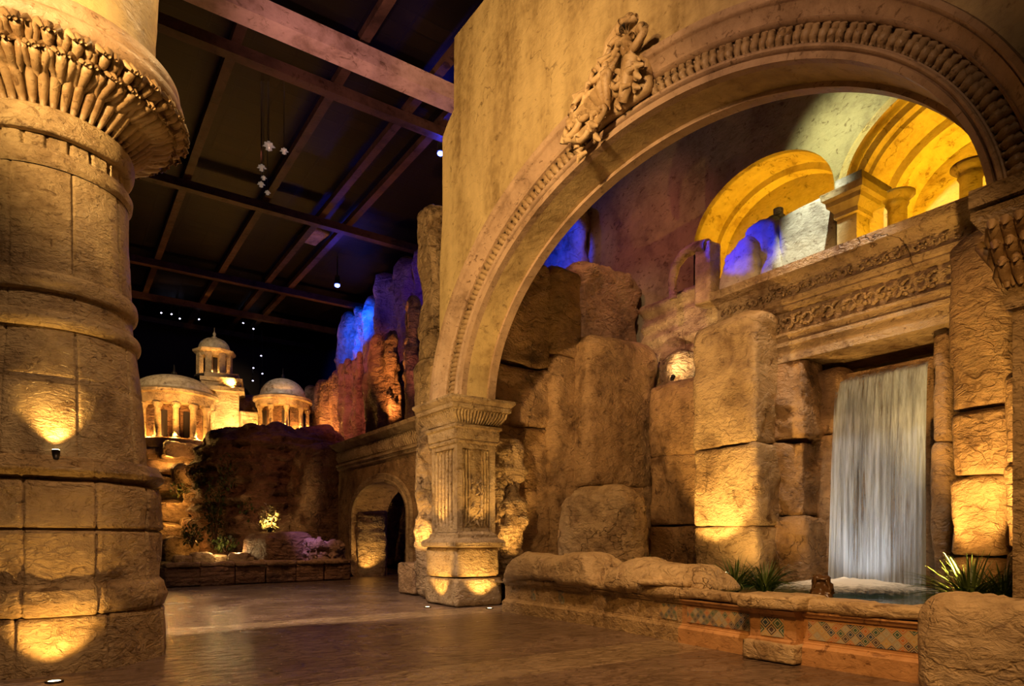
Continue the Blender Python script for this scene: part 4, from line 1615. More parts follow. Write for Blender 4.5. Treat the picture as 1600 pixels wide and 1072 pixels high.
def tile_panel(a, b_, z0, z1, out, T, rows=1.0):
    a, b_ = Vector((a[0], a[1], 0)), Vector((b_[0], b_[1], 0))
    d = (b_ - a).normalized()
    nrm = Vector((-d.y, d.x, 0))
    if nrm.x > 0:
        nrm = -nrm
    a = a + nrm * out
    b_ = b_ + nrm * out
    me = bpy.data.meshes.new('tile_panel')
    o0 = ORG[T.name]
    th = nrm * .02
    vs = [a + Vector((0, 0, z0)), b_ + Vector((0, 0, z0)), b_ + Vector((0, 0, z1)), a + Vector((0, 0, z1))]
    vs += [p - th for p in vs]
    me.from_pydata([tuple(p - o0) for p in vs], [], [(0, 1, 2, 3), (4, 7, 6, 5), (0, 4, 5, 1), (3, 2, 6, 7), (0, 3, 7, 4), (1, 5, 6, 2)])
    uv = me.uv_layers.new(name='uv')
    L_ = (b_ - a).length / (z1 - z0) * rows
    for li, vi in zip(range(4), range(4)):
        uv.data[li].uv = ((0, 0), (L_, 0), (L_, rows), (0, rows))[vi]
    me.materials.append(M['tile'])
    o = bpy.data.objects.new('tile_panel', me)
    col.objects.link(o)
    o.parent = T
    ORG[o.name] = o0
    return o


WALLP = [(-.45, 0), (.075, 0), (.075, .20), (.05, .225), (.02, .235), (.02, .245), (0, .255), (0, .53), (.02, .535), (.03, .56), (.05, .58), (.05, .60), (-.45, .60)]


def kerb(a, b_, label, tiles=(), seed=1, caps=2, capz=(.60, .75), ends=True, mat='terra'):
    T = thing('planter_kerb', ((a[0] + b_[0]) / 2, (a[1] + b_[1]) / 2, 0), label, 'planter wall')
    mb = MB()
    kerb_prism(mb, a, b_, WALLP)
    mb.build('wall', mat, T, angle=30)
    A, B = Vector((a[0], a[1], 0)), Vector((b_[0], b_[1], 0))
    for (t0, t1) in tiles:
        tile_panel(A + (B - A) * t0, A + (B - A) * t1, .29, .50, .008, T, 2.0)
    for i in range(caps):
        p, q = A + (B - A) * (i / caps), A + (B - A) * ((i + 1) / caps)
        cap_rock(p, q, capz[0], capz[1], .50, seed + i, .03).build('cap_stone', 'cap', T)
    return T


k1 = at(1240, 1036, z=0)
k0 = at(1482, 1058, z=0)
PT = [(7.02, 2.75), (6.98, 4.30), (6.98, 4.85), (7.12, 6.15), (7.08, 6.45), (7.35, 8.2), (7.33, 9.6), (7.35, 10.85)]
kerb(PT[0], PT[1], 'low ochre planter kerb with diamond tiles right of the projecting pier', ((.06, .94),), 301, 1)
kerb(PT[2], PT[3], 'low planter kerb with blue and rust tiles left of the projecting pier', ((.08, .92),), 311, 1)
kerb(PT[3], PT[5], 'curved planter kerb with a single tile panel at its near end', ((.05, .22),), 321, 2, mat='block')
kerb(PT[5], PT[7], 'long plain planter kerb under the flat rocks beside the arch pillar', ((.30, .36), (.62, .67)), 331, 2, (.57, .70), mat='block')
# pier
T = thing('kerb_pier', (6.95, 4.57, 0), 'projecting square pier with a blue tile and pale cap in the kerb', 'pier')
mb = MB()
mb.rock((7.05, 4.57, .12), (.32, .34, .12), .03, .008, 341, .04)
mb.build('base', 'cap', T)
mb = MB()
kerb_prism(mb, (7.0, 4.27), (7.0, 4.87), [(-.4, .22), (.20, .22), (.20, .25), (.16, .27), (.16, .54), (.18, .55), (.21, .60), (-.4, .60)])
mb.build('shaft', 'terra', T, angle=30)
tile_panel((7.0, 4.42), (7.0, 4.72), .29, .51, .168, T, 1.4)
mb = MB()
mb.rock((7.02, 4.57, .69), (.33, .40, .085), .05, .02, 343, .035, 0, 0, 2.5)
mb.build('cap_stone', 'cap', T)
# right end block
mb = MB()
mb.rock((6.48, 2.05, .47), (.45, .68, .49), .22, .03, 351, .045, 0, .04, 1.6, .2)
tag(mb.build('rock_block', 'rock_pale'), 'big pale rounded stone block at the bottom right end of the kerb', 'rock')
# flat rocks lying on the kerb
for (xa, xb, yt, yb, D, lab, sd) in ((800, 982, 862, 905, 12.3, 'long flat rock lying on the kerb right beside the arch pillar', 361), (940, 1128, 880, 925, 10.6, 'sloping flat rock lying on the kerb left of the tiled part', 371)):
    ml = at((xa + xb) / 2, (yt + yb) / 2, Z=D)
    l, r_ = at(xa, yb, X=7.45), at(xb, yb, X=7.45)
    h = hz(yt, D)
    cy = (l.y + r_.y) / 2
    mb = MB()
    mb.rock((7.66, cy + (.22 if sd == 361 else -.1), (.64 + h) / 2), (.56, abs(l.y - r_.y) / 2 * .88, (h - .64) / 2 + .02), .18, .06, sd, .05, .08 if sd == 371 else -.02, .25, 1.3, .3)
    tag(mb.build('flat_rock', 'cap'), lab, 'rock')
p = at(1152, 925, X=7.4)
mb = MB()
mb.rock((7.38, 6.55, .80), (.34, .42, .045), .04, .02, 381, .035, .2)
tag(mb.build('flat_rock', 'cap'), 'thin overlapping slab on the kerb cap above the single tile panel', 'rock')


# =================================================================== PLANTS
def spiky(p, n, length, label, seed, spread=1.0):
    rnd = random.Random(seed)
    T = thing('spiky_plant', p, label, 'plant')
    mb = MB()
    for k in range(n):
        a = rnd.uniform(0, 2 * PI)
        L_ = length * rnd.uniform(.6, 1.1)
        tilt = rnd.uniform(.15, 1.15) * spread
        wd = rnd.uniform(.014, .024)
        o = Vector(p) + Vector((math.cos(a), math.sin(a), 0)) * rnd.uniform(0, .12)
        d = Vector((math.cos(a), math.sin(a), 0))
        s_ = Vector((-math.sin(a), math.cos(a), 0))
        b = len(mb.v)
        M_ = 6
        for i in range(M_ + 1):
            t = i / M_
            g = tilt * (.55 + .75 * t)
            c = o + d * (L_ * t * math.sin(g)) + Vector((0, 0, L_ * t * math.cos(g) * (1 - .12 * t)))
            w2 = wd * (1 - t) ** .6 * (1 if t > 0 else .6)
            up = Vector((0, 0, 1)) * w2 * .4
            mb.v += [c - s_ * w2 + up, c - Vector((0, 0, w2 * .2)), c + s_ * w2 + up]
        for i in range(M_):
            q = b + i * 3
            mb.f += [(q, q + 1, q + 4, q + 3), (q + 1, q + 2, q + 5, q + 4)]
    mb.build('leaves', 'leaf', T)
    mb = MB()
    mb.blob(Vector(p) + Vector((0, 0, .04)), (.10, .10, .09), 10)
    mb.build('crown', 'soil', T)
    return T


def onto(x, y, D, z):
    q = at(x, y, Z=D)
    q.z = z
    return q


spiky(onto(1008, 880, 13.6, ZG + .02), 84, 0.65, 'small dark spiky plant between flat rocks and the boulder', 1)
spiky(onto(1148, 895, 11.6, ZG - .03), 96, 0.72, 'dark spiky plant at the foot of the uplit rock, left half', 2)
spiky(onto(1195, 900, 11.2, ZG - .05), 108, 0.72, 'dark spiky plant beside the pool below the weathered rock', 3)
spiky(onto(1515, 925, 8.4, ZG + .0), 144, 0.81, 'large bright edged spiky plant right of the waterfall foot', 4)
spiky(onto(1568, 920, 8.2, ZG + .02), 120, 0.73, 'spiky plant half cut by the right frame edge', 5)

# =================================================================== GALLERY WALL OUTSIDE, LEFT
GX = 9.6
ge0, ge1 = 15.6, 26.8
gy0, gy1, gsp, grise = 19.9, 24.75, 2.35, 1.15
poly = [(ge0, 0), (ge0, 4.4), (ge1, 4.4), (ge1, 0), (gy1, 0)] + arc((gy0 + gy1) / 2, gsp, (gy1 - gy0) / 2, grise, 24, 0, PI) + [(gy0, 0)]
mb = MB()
mb.prism(poly, GX, GX + 1.4)
structure(mb, 'wall_left', 'rock', smooth=False)
T = thing('gallery_entablature', (GX, 21, 4.4), 'dark carved cornice along the top of the low arched side wall', 'cornice')
mb = MB()
lin([(0, 4.25), (.1, 4.28), (.12, 4.38), (.18, 4.40), (.18, 4.48), (.08, 4.5), (.08, 5.0), (.2, 5.04), (.25, 5.1), (.38, 5.16), (.42, 5.28), (-1.5, 5.3)], GX, ge0, ge1, mb)
mb.build('moulding', 'frieze', T, angle=35)
mb = MB()
n = 70
for k in range(n):
    y = ge0 + .2 + (ge1 - ge0 - .4) * k / (n - 1)
    mb.tube([(GX - .10, y, 4.56), (GX - .16, y + .02, 4.72), (GX - .13, y, 4.86), (GX - .18, y, 4.95)], [.03, .06, .05, .03], 5)
mb.build('leaf_frieze', 'frieze', T)
T = thing('arch_surround', (GX, (gy0 + gy1) / 2, 0), 'moulded arch surround of the lit passage in the side wall', 'arch')
mb = MB()
gc = (gy0 + gy1) / 2
ga = (gy1 - gy0) / 2
pp = [(gc + ga, 0), (gc + ga, gsp * .5)] + arc(gc, gsp, ga, grise, 24, 0, PI) + [(gc - ga, 0)]
m = 6
for (y, z) in pp:
    for (k, o) in ((0, 0), (0, .10), (.12, .12), (.14, .07), (.3, .08), (.34, 0)):
        sy = 1 if y > gc else -1
        dy = (y - gc) / ga
        dz = max(0, (z - gsp) / grise)
        ln = math.hypot(dy, dz) or 1
        mb.v.append(Vector((GX - o, y + k * dy / ln, z + k * dz / ln)))
for i in range(len(pp) - 1):
    for q in range(m - 1):
        mb.f.append((i * m + q, i * m + q + 1, (i + 1) * m + q + 1, (i + 1) * m + q))
mb.build('moulding', 'frieze', T, angle=40)
mb = MB()
mb.rock((GX + .72, gy1 + .06, 1.2), (.60, .16, 1.25), .06, .05, 401, .07, strata=.06)
mb.build('jamb_stone', 'rock_rough', T)
p = at(570, 903, z=0)
uplight((GX + .45, gy1 - .5, 0), None, 'round light sunk in the floor of the side wall passage', 140, WARM, 95, (GX + .6, gy1 - .1, 1.5))
point((11.9, 23.5, 1.8), 4, (.12, .10, 1.0), .1)

# cliffs above the gallery
for (xa, xb, yt, X, dp, lab, sd, tp, mt) in (
        (474, 526, 594, 12.2, .6, 'leftmost orange lit cliff tower beside the small dome', 411, .5, 'cliff'),
        (526, 558, 556, 11.6, .5, 'dark cliff tower, second from the small dome', 413, .4, 'cliff'),
        (554, 576, 592, 12.1, .5, 'low recessed mauve cliff rib between the lit cliff towers', 415, .3, 'cliff'),
        (572, 608, 520, 11.0, .55, 'bright orange uplit cliff tower above the side wall cornice', 417, .4, 'cliff'),
        (608, 624, 560, 11.8, .5, 'mauve cliff rib right of the bright orange tower', 419, .3, 'cliff'),
        (624, 640, 465, 10.8, .5, 'tall slim cliff pinnacle next to the rock tower', 421, .35, 'cliff')):
    a, b_ = at(xa, yt, X=X), at(xb, yt, X=X)
    mb = MB()
    zt4 = (a.z + b_.z) / 2
    mb.rock((X + dp / 2, (a.y + b_.y) / 2, (4.9 + zt4) / 2), (dp / 2, abs(a.y - b_.y) / 2, (zt4 - 4.9) / 2), .25, .15, sd, .11, .1, .12, .55, tp, .06, ribs=.30)
    tag(mb.build('cliff_tower', mt), lab, 'rock')
mb = MB()
a, b_ = at(530, 500, X=13.3), at(660, 400, X=13.3)
mb.rock((14.1, (a.y + b_.y) / 2 - .5, 7.2), (.8, abs(a.y - b_.y) / 2 + .4, 6.9), .3, .30, 431, .16, 0, .0, .4, .5, .05, ribs=.55)
tag(mb.build('cliff_wall', 'cliff'), 'high blue and violet lit cliff wall behind the orange towers', 'rock')
for (x, y, X, e, c_) in ((503, 680, 11.4, 330, ORANGE), (534, 668, 10.9, 130, ORANGE), (592, 655, 10.4, 330, ORANGE), (635, 640, 10.2, 60, (1, .3, .2)), (485, 665, 11.4, 120, ORANGE)):
    q = at(x, y, X=X)
    spot((q.x, q.y, 5.45), (q.x + 1.1, q.y, 8.8), e * 3.5, c_, 75, .8, .05)
spot(at(527, 446, Z=29), at(566, 515, X=13.3), 20000, (.0, .06, 1), 34, 1, .1)
spot(at(640, 300, Z=21), at(640, 450, X=13.0), 1500, (.08, .02, 1), 26, 1, .1)
spot((4.5, 20, 13.0), at(560, 640, X=12.5), 5000, (1, .25, .16), 34, 1, .2)  # added pink-orange wash over the cliffs

# =================================================================== FAR BUILDINGS
def rotunda(x, D, yt, ydb, yc0, yc1, yb, wpx, cpx, label, ncol, mat_d, domeh=None):
    s_ = D / F
    c = at(x, 845, Z=D)
    T = thing('domed_rotunda', (c.x, c.y, hz(yb, D)), label, 'building')
    zt, zdb, za, zc_, zb = [hz(v, D) for v in (yt, ydb, yc0, yc1, yb)]
    rd, rc = wpx * s_, cpx * s_
    mb = MB()
    prof = [(rd * math.cos(a), zdb + (zt - zdb) * math.sin(a)) for a in [PI / 2 * i / 14 for i in range(15)]]
    C0 = (c.x, c.y, 0)
    mb.lathe(C0, [(rd, zdb - .05)] + prof, 48, fn=lambda r, z, th: r * (1 + .012 * abs(math.cos(th * 8))))
    dm = mb.build('dome', mat_d, T)
    mb = MB()
    mb.lathe(C0, [(rd * .9, zdb + .02), (rd * 1.04, zdb + .02), (rc * .97, zdb - .08), (rc, zdb - .12), (rc, zdb - .26), (rc * .93, zdb - .32), (rc * .9, za + .05), (rc * .86, za), (rc * .6, za)], 48)
    mb.build('cornice', 'rock_pale', T, angle=35)
    mb = MB()
    ri = rc * .66
    mb.lathe(C0, [(ri, zb), (ri, za + .02)], 40)
    drum = mb.build('drum', 'mound', T)  # dark material paints the shaded interior between the columns
    for k in range(ncol):
        a = 2 * PI * (k + .3) / ncol
        q = (c.x + rc * .84 * math.cos(a), c.y + rc * .84 * math.sin(a), 0)
        if (q[0] - c.x) * c.x + (q[1] - c.y) * c.y > rc * 3:
            continue
        mb = MB()
        w_ = rc * .075
        mb.lathe(q, [(w_ * 1.4, zb), (w_ * 1.4, zb + .08), (w_, zb + .12), (w_ * .88, za - .25), (w_ * 1.1, za - .2), (w_ * 1.5, za - .05), (w_ * 1.5, za + .01)], 12)
        mb.build('column', 'rock_pale', T)
    for k in range(ncol // 2):
        a = 2 * PI * (k + .65) / (ncol // 2)
        if math.cos(a - math.atan2(-c.y, -c.x)) < -.1:
            continue
        q = (c.x + ri * math.cos(a), c.y + ri * math.sin(a))
        mb = MB()
        mb.box((q[0], q[1], zb + (za - zb) * .42), (.05, rc * .13, (za - zb) * .40), a)
        mb.build('doorway', 'dark', drum, False)  # solid slab, the opening's shade is put into its colour
    mb = MB()
    mb.lathe(C0, [(rc * 1.0, zb - .5), (rc * 1.0, zb - .05), (rc * .96, zb), (0, zb)], 40)
    mb.build('platform', 'rock', T, angle=35)
    mb = MB()
    f_ = rd * .06
    mb.lathe(C0, [(f_ * 2, zt - .06), (f_ * 2, zt + .02), (f_, zt + .06), (f_ * 1.4, zt + .16), (f_ * .5, zt + .26), (f_ * .3, zt + .55), (0, zt + .62)], 12)
    mb.build('finial', 'metal', dm)
    return c, T, rc, zb, za


c1_, T1, rc1, zb1, za1 = rotunda(272, 34, 588, 616, 640, 640, 692, 57, 65, 'large shallow domed rotunda with columns at the far left', 14, 'dome')
c2_, T2, rc2, zb2_, za2 = rotunda(442, 36, 592, 622, 640, 640, 678, 34, 44, 'small silver domed rotunda right of the tall tower', 10, 'dome')
# tower
D = 35.5
s_ = D / F
c = at(335, 845, Z=D)
T = thing('bell_tower', (c.x, c.y, 0), 'tall stone tower with an open lantern and small ribbed dome', 'building')
z_ = lambda y, D=35.5: hz(y, D)
rz_ = -AL + .35
mb = MB()
ct = at(352, 845, Z=D)
mb.box((ct.x, ct.y, (z_(700) + z_(612)) / 2 - .3), (.72, .9, (z_(612) - z_(700)) / 2 + .3), rz_)
mb.build('body', 'rock_pale', T, False)
for (ya, yb_, hw) in ((612, 618, 1.30), (604, 612, 1.12), (598, 604, 1.2), (590, 598, .98)):
    mb = MB()
    mb.box((ct.x - .12, ct.y, (z_(ya) + z_(yb_)) / 2), (hw * .85, hw, (z_(ya) - z_(yb_)) / 2), rz_)
    mb.build('cornice', 'rock_pale', T, False)
C0 = (c.x, c.y, 0)
zl0, zl1 = z_(590), z_(557)
mb = MB()
mb.lathe(C0, [(1.0, zl0 - .1), (1.0, zl0), (.62, zl0 + .03), (.30, zl0 + .04), (.30, zl1)], 24)
mb.build('lantern_core', 'dark', T)
for k in range(8):
    a = 2 * PI * (k + .35) / 8
    mb = MB()
    mb.box((c.x + .78 * math.cos(a), c.y + .78 * math.sin(a), (zl0 + zl1) / 2), (.11, .16, (zl1 - zl0) / 2), a)
    mb.build('lantern_pier', 'rock_pale', T, False)
mb = MB()
mb.lathe(C0, [(.3, zl1 - .12), (.84, zl1 - .12), (.9, zl1), (1.08, zl1 + .12), (1.1, zl1 + .22), (.78, zl1 + .27), (.75, zl1 + .34)], 8)
mb.build('lantern_cornice', 'rock_pale', T, False)
zd = zl1 + .3
zdt = z_(529)
mb = MB()
mb.lathe(C0, [(.78 * math.cos(a) ** .8, zd + (zdt - zd) * math.sin(a)) for a in [PI / 2 * i / 12 for i in range(12)]] + [(0, zdt)], 32, fn=lambda r, z, th: r * (1 + .03 * abs(math.cos(th * 6))))
dmt = mb.build('dome', 'dome', T)
mb = MB()
mb.lathe(C0, [(.12, zdt - .05), (.15, zdt + .05), (.06, zdt + .12), (.09, zdt + .25), (.03, zdt + .35), (0, zdt + .65)], 10)
mb.build('finial', 'dome', dmt)
mb = MB()
q = at(395, 640, Z=37)
mb.rock((q.x, q.y, hz(645, 37)), (.9, .9, .9), .4, .15, 441, .12, 0, .2, .8, .6)
tag(mb.build('rock_hump', 'cliff'), 'violet tinged rock between the tower and small dome', 'rock')
mb = MB()
q = at(392, 668, Z=36)
mb.rock((q.x, q.y, hz(668, 36)), (.8, 1.0, .75), .1, .08, 443, .1)
tag(mb.build('low_wall', 'rock_pale'), 'low lit stone wall joining tower and small rotunda', 'wall')

# rock terraces under the rotunda
rnd = random.Random(77)
labs = ['dark', 'lit']
k = 0
TR = [(268, 700, 33.2, 1.9, .9, .42), (250, 722, 32.4, 1.2, .8, .38), (300, 738, 32.0, 1.3, .8, .40), (262, 752, 31.4, 1.3, .8, .40), (310, 772, 31.0, 1.0, .7, .50), (262, 785, 30.6, 1.2, .8, .55), (300, 812, 30.0, 1.0, .7, .5), (262, 822, 29.6, 1.1, .8, .6), (290, 846, 29.0, 1.2, .8, .55), (250, 858, 28.6, 1.0, .7, .6)]
TL = ['topmost broad rock ledge directly under the domed rotunda', 'second rock ledge at left under the domed rotunda', 'second rock ledge at right under the domed rotunda', 'third rock ledge at left under the domed rotunda',
      'third rock ledge at right beside the ivy mound', 'middle rock ledge beside the big column in the terraced slope', 'fourth ledge right, above the small shrubs', 'fourth ledge left, beside the big column', 'bottom ledge of the terraced slope beside the ivy', 'bottom ledge of the terraced slope beside the big column']
for (x, y, D, hw, hd, hh), lb in zip(TR, TL):
    q = at(x, y, Z=D)
    mb = MB()
    mb.rock((q.x, q.y, q.z - hh + .1), (hd, hw, hh), .15, .18, 451 + k, .09, -AL + rnd.uniform(-.3, .3) + R(90) * 0 + R(35), .1, .9, .2, .10)
    tag(mb.build('rock_ledge', 'rock_rough'), lb, 'rock')
    k += 1
mb = MB()
q = at(285, 800, Z=34.5)
mb.rock((q.x, q.y, 3.0), (2.2, 2.6, 3.1), .4, .3, 460, .2)
tag(mb.build('rock_slope', 'rock_rough'), 'steep rock slope carrying the large domed rotunda', 'rock')
for (x, y, D, e) in ((262, 718, 31.4, 22), (305, 722, 31.4, 26), (275, 780, 29.4, 26), (302, 745, 30.2, 16), (270, 812, 28.6, 14), (300, 850, 27.6, 9)):
    q = at(x, y, Z=D)
    point(q, e * 1.7, (1, .46, .10), .05)
# uplights of the buildings
for (c_, rc_, zb_2, e) in ((c1_, rc1, zb1, 60), (c2_, rc2, zb2_, 42)):
    f0 = math.atan2(-c_.y, -c_.x)
    for k in range(5):
        a = f0 - 1.2 + .6 * k
        point((c_.x + rc_ * .93 * math.cos(a), c_.y + rc_ * .93 * math.sin(a), zb_2 + .15), e * 1.7, AMBER, .05)
    spot((c_.x + (rc_ + 1.6) * math.cos(f0), c_.y + (rc_ + 1.6) * math.sin(f0), zb_2 + .3), (c_.x, c_.y, zb_2 + 3.2), e * 15, AMBER, 80, 1, .1)
f0 = math.atan2(-c.y, -c.x)
spot((c.x + 1.9 * math.cos(f0 + .5), c.y + 1.9 * math.sin(f0 + .5), z_(612)), (c.x, c.y, zl1), 1500, AMBER, 70, 1, .1)
q = at(372, 690, Z=33.5)
spot((q.x, q.y, q.z), (ct.x, ct.y, z_(630)), 1300, (1, .6, .2), 80, 1, .1)
point((c.x + .5 * math.cos(f0), c.y + .5 * math.sin(f0), zl0 + .15), 30, AMBER, .05)
spot((1.0, 22, 13.8), (c1_.x, c1_.y, 9.5), 8000, (1, .7, .35), 20, 1, .1)
spot((3.0, 22, 13.8), (c2_.x, c2_.y, 9.5), 6000, (1, .8, .6), 12, 1, .1)
spot((1.0, 20, 13.8), (c.x, c.y, z_(540)), 6000, (1, .75, .4), 10, 1, .1)

# =================================================================== MOUND, BOULDERS, PLANTER OUTSIDE
T = None
mb = MB()
q = at(430, 780, Z=30)
zt5 = hz(668, 29)
mb.rock((q.x, q.y, zt5 / 2), (3.0, 2.9, zt5 / 2 + .05), 1.0, .26, 471, .10, .3, .12, .55, 1.3, .34)
tag(mb.build('rock_mound', 'mound'), 'broad dark brown layered rock mound behind the far planter', 'rock')
mb = MB()
q = at(492, 790, Z=27.4)
mb.rock((q.x, q.y, 2.6), (.7, 1.1, 2.7), .3, .2, 473, .14, .3, .1, .6, .5, .12)
tag(mb.build('rock_shoulder', 'mound'), 'dark layered rock shoulder against the arched side wall', 'rock')
q = at(435, 850, Z=24.6)
mb = MB()
mb.rock((q.x, q.y, .5 + .55), (1.0, 1.2, .68), .35, .08, 475, .09, .2, .05, .8, .4)
tag(mb.build('boulder', 'mound'), 'reddish boulder with flat top on the far planter', 'rock')
q = at(500, 860, Z=24.6)
mb = MB()
mb.rock((q.x, q.y, .5 + .32), (.9, .9, .5), .2, .24, 477, .045, .2, .3, 2.2, .3, .12, 0, 1.0)
tag(mb.build('boulder', 'cliff'), 'low crumbled boulder lit violet on the far planter', 'rock')
spot((3.5, 17, 13.8), at(486, 845, Z=24.6), 9000, (.5, .28, 1), 8, .9, .1)
spot((2.0, 16.5, 13.5), at(400, 895, Z=24), 2600, (1, .52, .25), 34, 1, .2)  # added overhead spot, brightens the far planter wall
spot((3.0, 16.0, 12.0), (9.6, 21.5, 2.6), 1500, (1, .50, .2), 46, 1, .2)  # added spot from the walkway side, brightens the arched side wall
# planter outside
pl0, pl1 = at(258, 919, z=0), at(548, 906, z=0)
T = thing('far_planter', ((pl0.x + pl1.x) / 2, (pl0.y + pl1.y) / 2, 0), 'low stone planter wall at the far end of the walkway', 'planter wall')
n = 6
for i in range(n):
    a, b_ = pl0 + (pl1 - pl0) * (i / n), pl0 + (pl1 - pl0) * ((i + 1) / n)
    a.z = b_.z = 0
    d = b_ - a
    mid = (a + b_) / 2 + Vector((-d.y, d.x, 0)).normalized() * .35
    mb = MB()
    mb.rock((mid.x, mid.y, .30), (d.length / 2, .35, .30), .05, .03, 481 + i, .07, math.atan2(d.y, d.x))
    mb.build('wall_block', 'mound', T)
    mb = MB()
    mb.rock((mid.x, mid.y, .66), (d.length / 2, .42, .08), .05, .05, 491 + i, .07, math.atan2(d.y, d.x), fr=1.6)
    mb.build('cap_stone', 'rock', T)
mb = MB()
mb.add([(pl0.x - 2, pl0.y + .5, .55), (pl1.x, pl1.y + .5, .55), (pl1.x, pl1.y + 9, .55), (pl0.x - 2, pl0.y + 9, .55)], [(0, 1, 2, 3)])
tag(mb.build('soil', 'soil', None, False), 'dark soil inside the far planter', 'soil', kind='stuff')
for (x, y, D, s, lb) in ((315, 868, 24.4, .35, 'pale tumbled stone on the far planter left of the shrubs'), (374, 868, 24.4, .38, 'grey flat stone on the far planter left of the boulder'), (345, 866, 25, .28, 'small lit stone on the far planter among shrubs'), (285, 868, 24, .3, 'small stone at the left end of the far planter'), (398, 872, 24.2, .22, 'small stone touching the left foot of the boulder')):
    q = at(x, y, Z=D)
    mb = MB()
    mb.rock((q.x, q.y, .55 + s * .5), (s, s * 1.1, s * .6), .12, .06, int(x), .05, x * .1, .1, 1.5)
    tag(mb.build('stone', 'rock_pale'), lb, 'rock')


def foliage(p, sx, sy, sz, n, size, label, seed, mat='leaf2', name='shrub', stem=True, shell=False):
    rnd = random.Random(seed)
    p = Vector(p)
    T = thing(name, p, label, 'plant')
    mb = MB()
    for k in range(n):
        a = rnd.uniform(0, 2 * PI)
        u = rnd.uniform(-1, 1)
        q = rnd.random() ** (.25 if shell else .5)
        r_ = math.sqrt(1 - u * u) * q
        c = p + Vector((sx * r_ * math.cos(a), sy * r_ * math.sin(a), sz * (1 + u * q)))
        m = Matrix.Rotation(rnd.uniform(0, 6.3), 3, 'Z') @ Matrix.Rotation(rnd.uniform(-1.2, 1.2), 3, 'X')
        s = size * rnd.uniform(.6, 1.2)
        vs = [m @ Vector(v) * s + c for v in ((0, -.5, 0), (.32, -.1, .08), (.2, .35, .04), (0, .6, 0), (-.2, .35, .04), (-.32, -.1, .08))]
        mb.add(vs, [(0, 1, 2, 3), (0, 3, 4, 5)])
    mb.build('leaves', mat, T, False)
    mb = MB()
    for k in range(5):
        a = 2 * PI * k / 5
        mb.tube([p, p + Vector((sx * .3 * math.cos(a), sy * .3 * math.sin(a), sz * .8)), p + Vector((sx * .7 * math.cos(a + .3), sy * .7 * math.sin(a + .3), sz * 1.5))], [.03, .02, .01], 5)
    mb.build('stem', 'bronze', T)
    return T


q = onto(421, 815, 25.0, 1.62)
foliage((q.x, q.y, q.z), .42, .42, .62, 170, .17, 'small uplit shrub growing behind the reddish boulder', 5, 'leaf_dry')
q2 = at(421, 822, Z=24.4)
uplight((q2.x, q2.y, 1.72), None, 'small spotlight on the reddish boulder below the shrub', 160, (1, .72, .3), 95, (q.x + .3, q.y + .6, 2.6), 'head', size=.1)
for (x, y, D, sx, sz, n, lb, sd) in ((335, 800, 27.2, .55, 1.5, 420, 'tall ivy curtain hanging down the left side of the mound', 6), (362, 740, 27.6, .6, 1.0, 260, 'ivy patch high on the mound near its top left', 7), (318, 690 + 60, 28.5, .5, .8, 180, 'ivy tuft at the shoulder between mound and terraces', 8),
                                     (352, 850, 25.4, .5, .35, 150, 'low leafy shrub on the far planter left of the boulder', 9), (300, 835, 27.0, .5, .55, 160, 'dark shrub beside the terraced slope bottom', 10), (388, 800, 27.0, .45, .9, 180, 'ivy strand on the mound behind the boulder', 12),
                                     (280, 765, 30.0, .5, .35, 110, 'small shrub on the third terrace ledge', 13), (300, 700 + 8, 32.6, .45, .3, 90, 'small shrub on the topmost terrace ledge', 14)):
    q = at(x, y, Z=D)
    foliage((q.x, q.y, q.z - sz), sx, sx, sz, n, .17, lb, sd)
point(onto(335, 850, 24.6, 1.15), 25, (1, .62, .25), .05)
point(onto(372, 855, 24.4, 1.05), 14, (1, .62, .25), .05)
spot((1, 15, 13.8), at(430, 760, Z=28), 2200, (1, .40, .16), 22, 1, .2)

# =================================================================== CEILING STEEL AND LAMPS
def beam_x(px, py, half, hh, mat, drop, n):
    """beam running along X through the place seen at (px, py)"""
    q = at(px, py, z=CZ - drop)
    mb = MB()
    mb.span((-13, q.y - half, CZ - drop), (14.3, q.y + half, CZ - drop + hh))
    structure(mb, 'trim_%d' % n, mat, smooth=False)
    return q.y


def beam_y(px, py, half, hh, mat, drop, n):
    q = at(px, py, z=CZ - drop)
    mb = MB()
    mb.span((q.x - half, -5, CZ - drop), (q.x + half, 45, CZ - drop + hh))
    structure(mb, 'trim_%d' % n, mat, smooth=False)


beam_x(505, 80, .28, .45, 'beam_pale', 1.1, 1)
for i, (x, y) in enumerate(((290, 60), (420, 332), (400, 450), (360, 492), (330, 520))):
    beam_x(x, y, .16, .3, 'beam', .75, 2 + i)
for i, (x, y) in enumerate(((310, 230), (455, 250), (640, 250), (700, 100), (120, 300))):
    beam_y(x, y, .13, .22, 'beam', .45, 8 + i)


def hung_lamp(p, label, mat, e, c_, size=.12, tgt=None):
    p = Vector(p)
    T = thing('stage_lamp', p, label, 'lamp')
    mb = MB()
    mb.tube([p + Vector((0, 0, .05)), p + Vector((0, 0, .45))], [size * 1.1, size * .9], 14)
    mb.tube([p + Vector((0, 0, .45)), Vector((p.x, p.y, CZ))], [.025, .025], 6)
    hs = mb.build('housing', 'metal', T)
    mb = MB()
    mb.blob(p, (size, size, size * .7), 14)
    mb.build('bulb', mat, T)
    if e:
        point(p - Vector((0, 0, size + .1)), e, c_, .1)


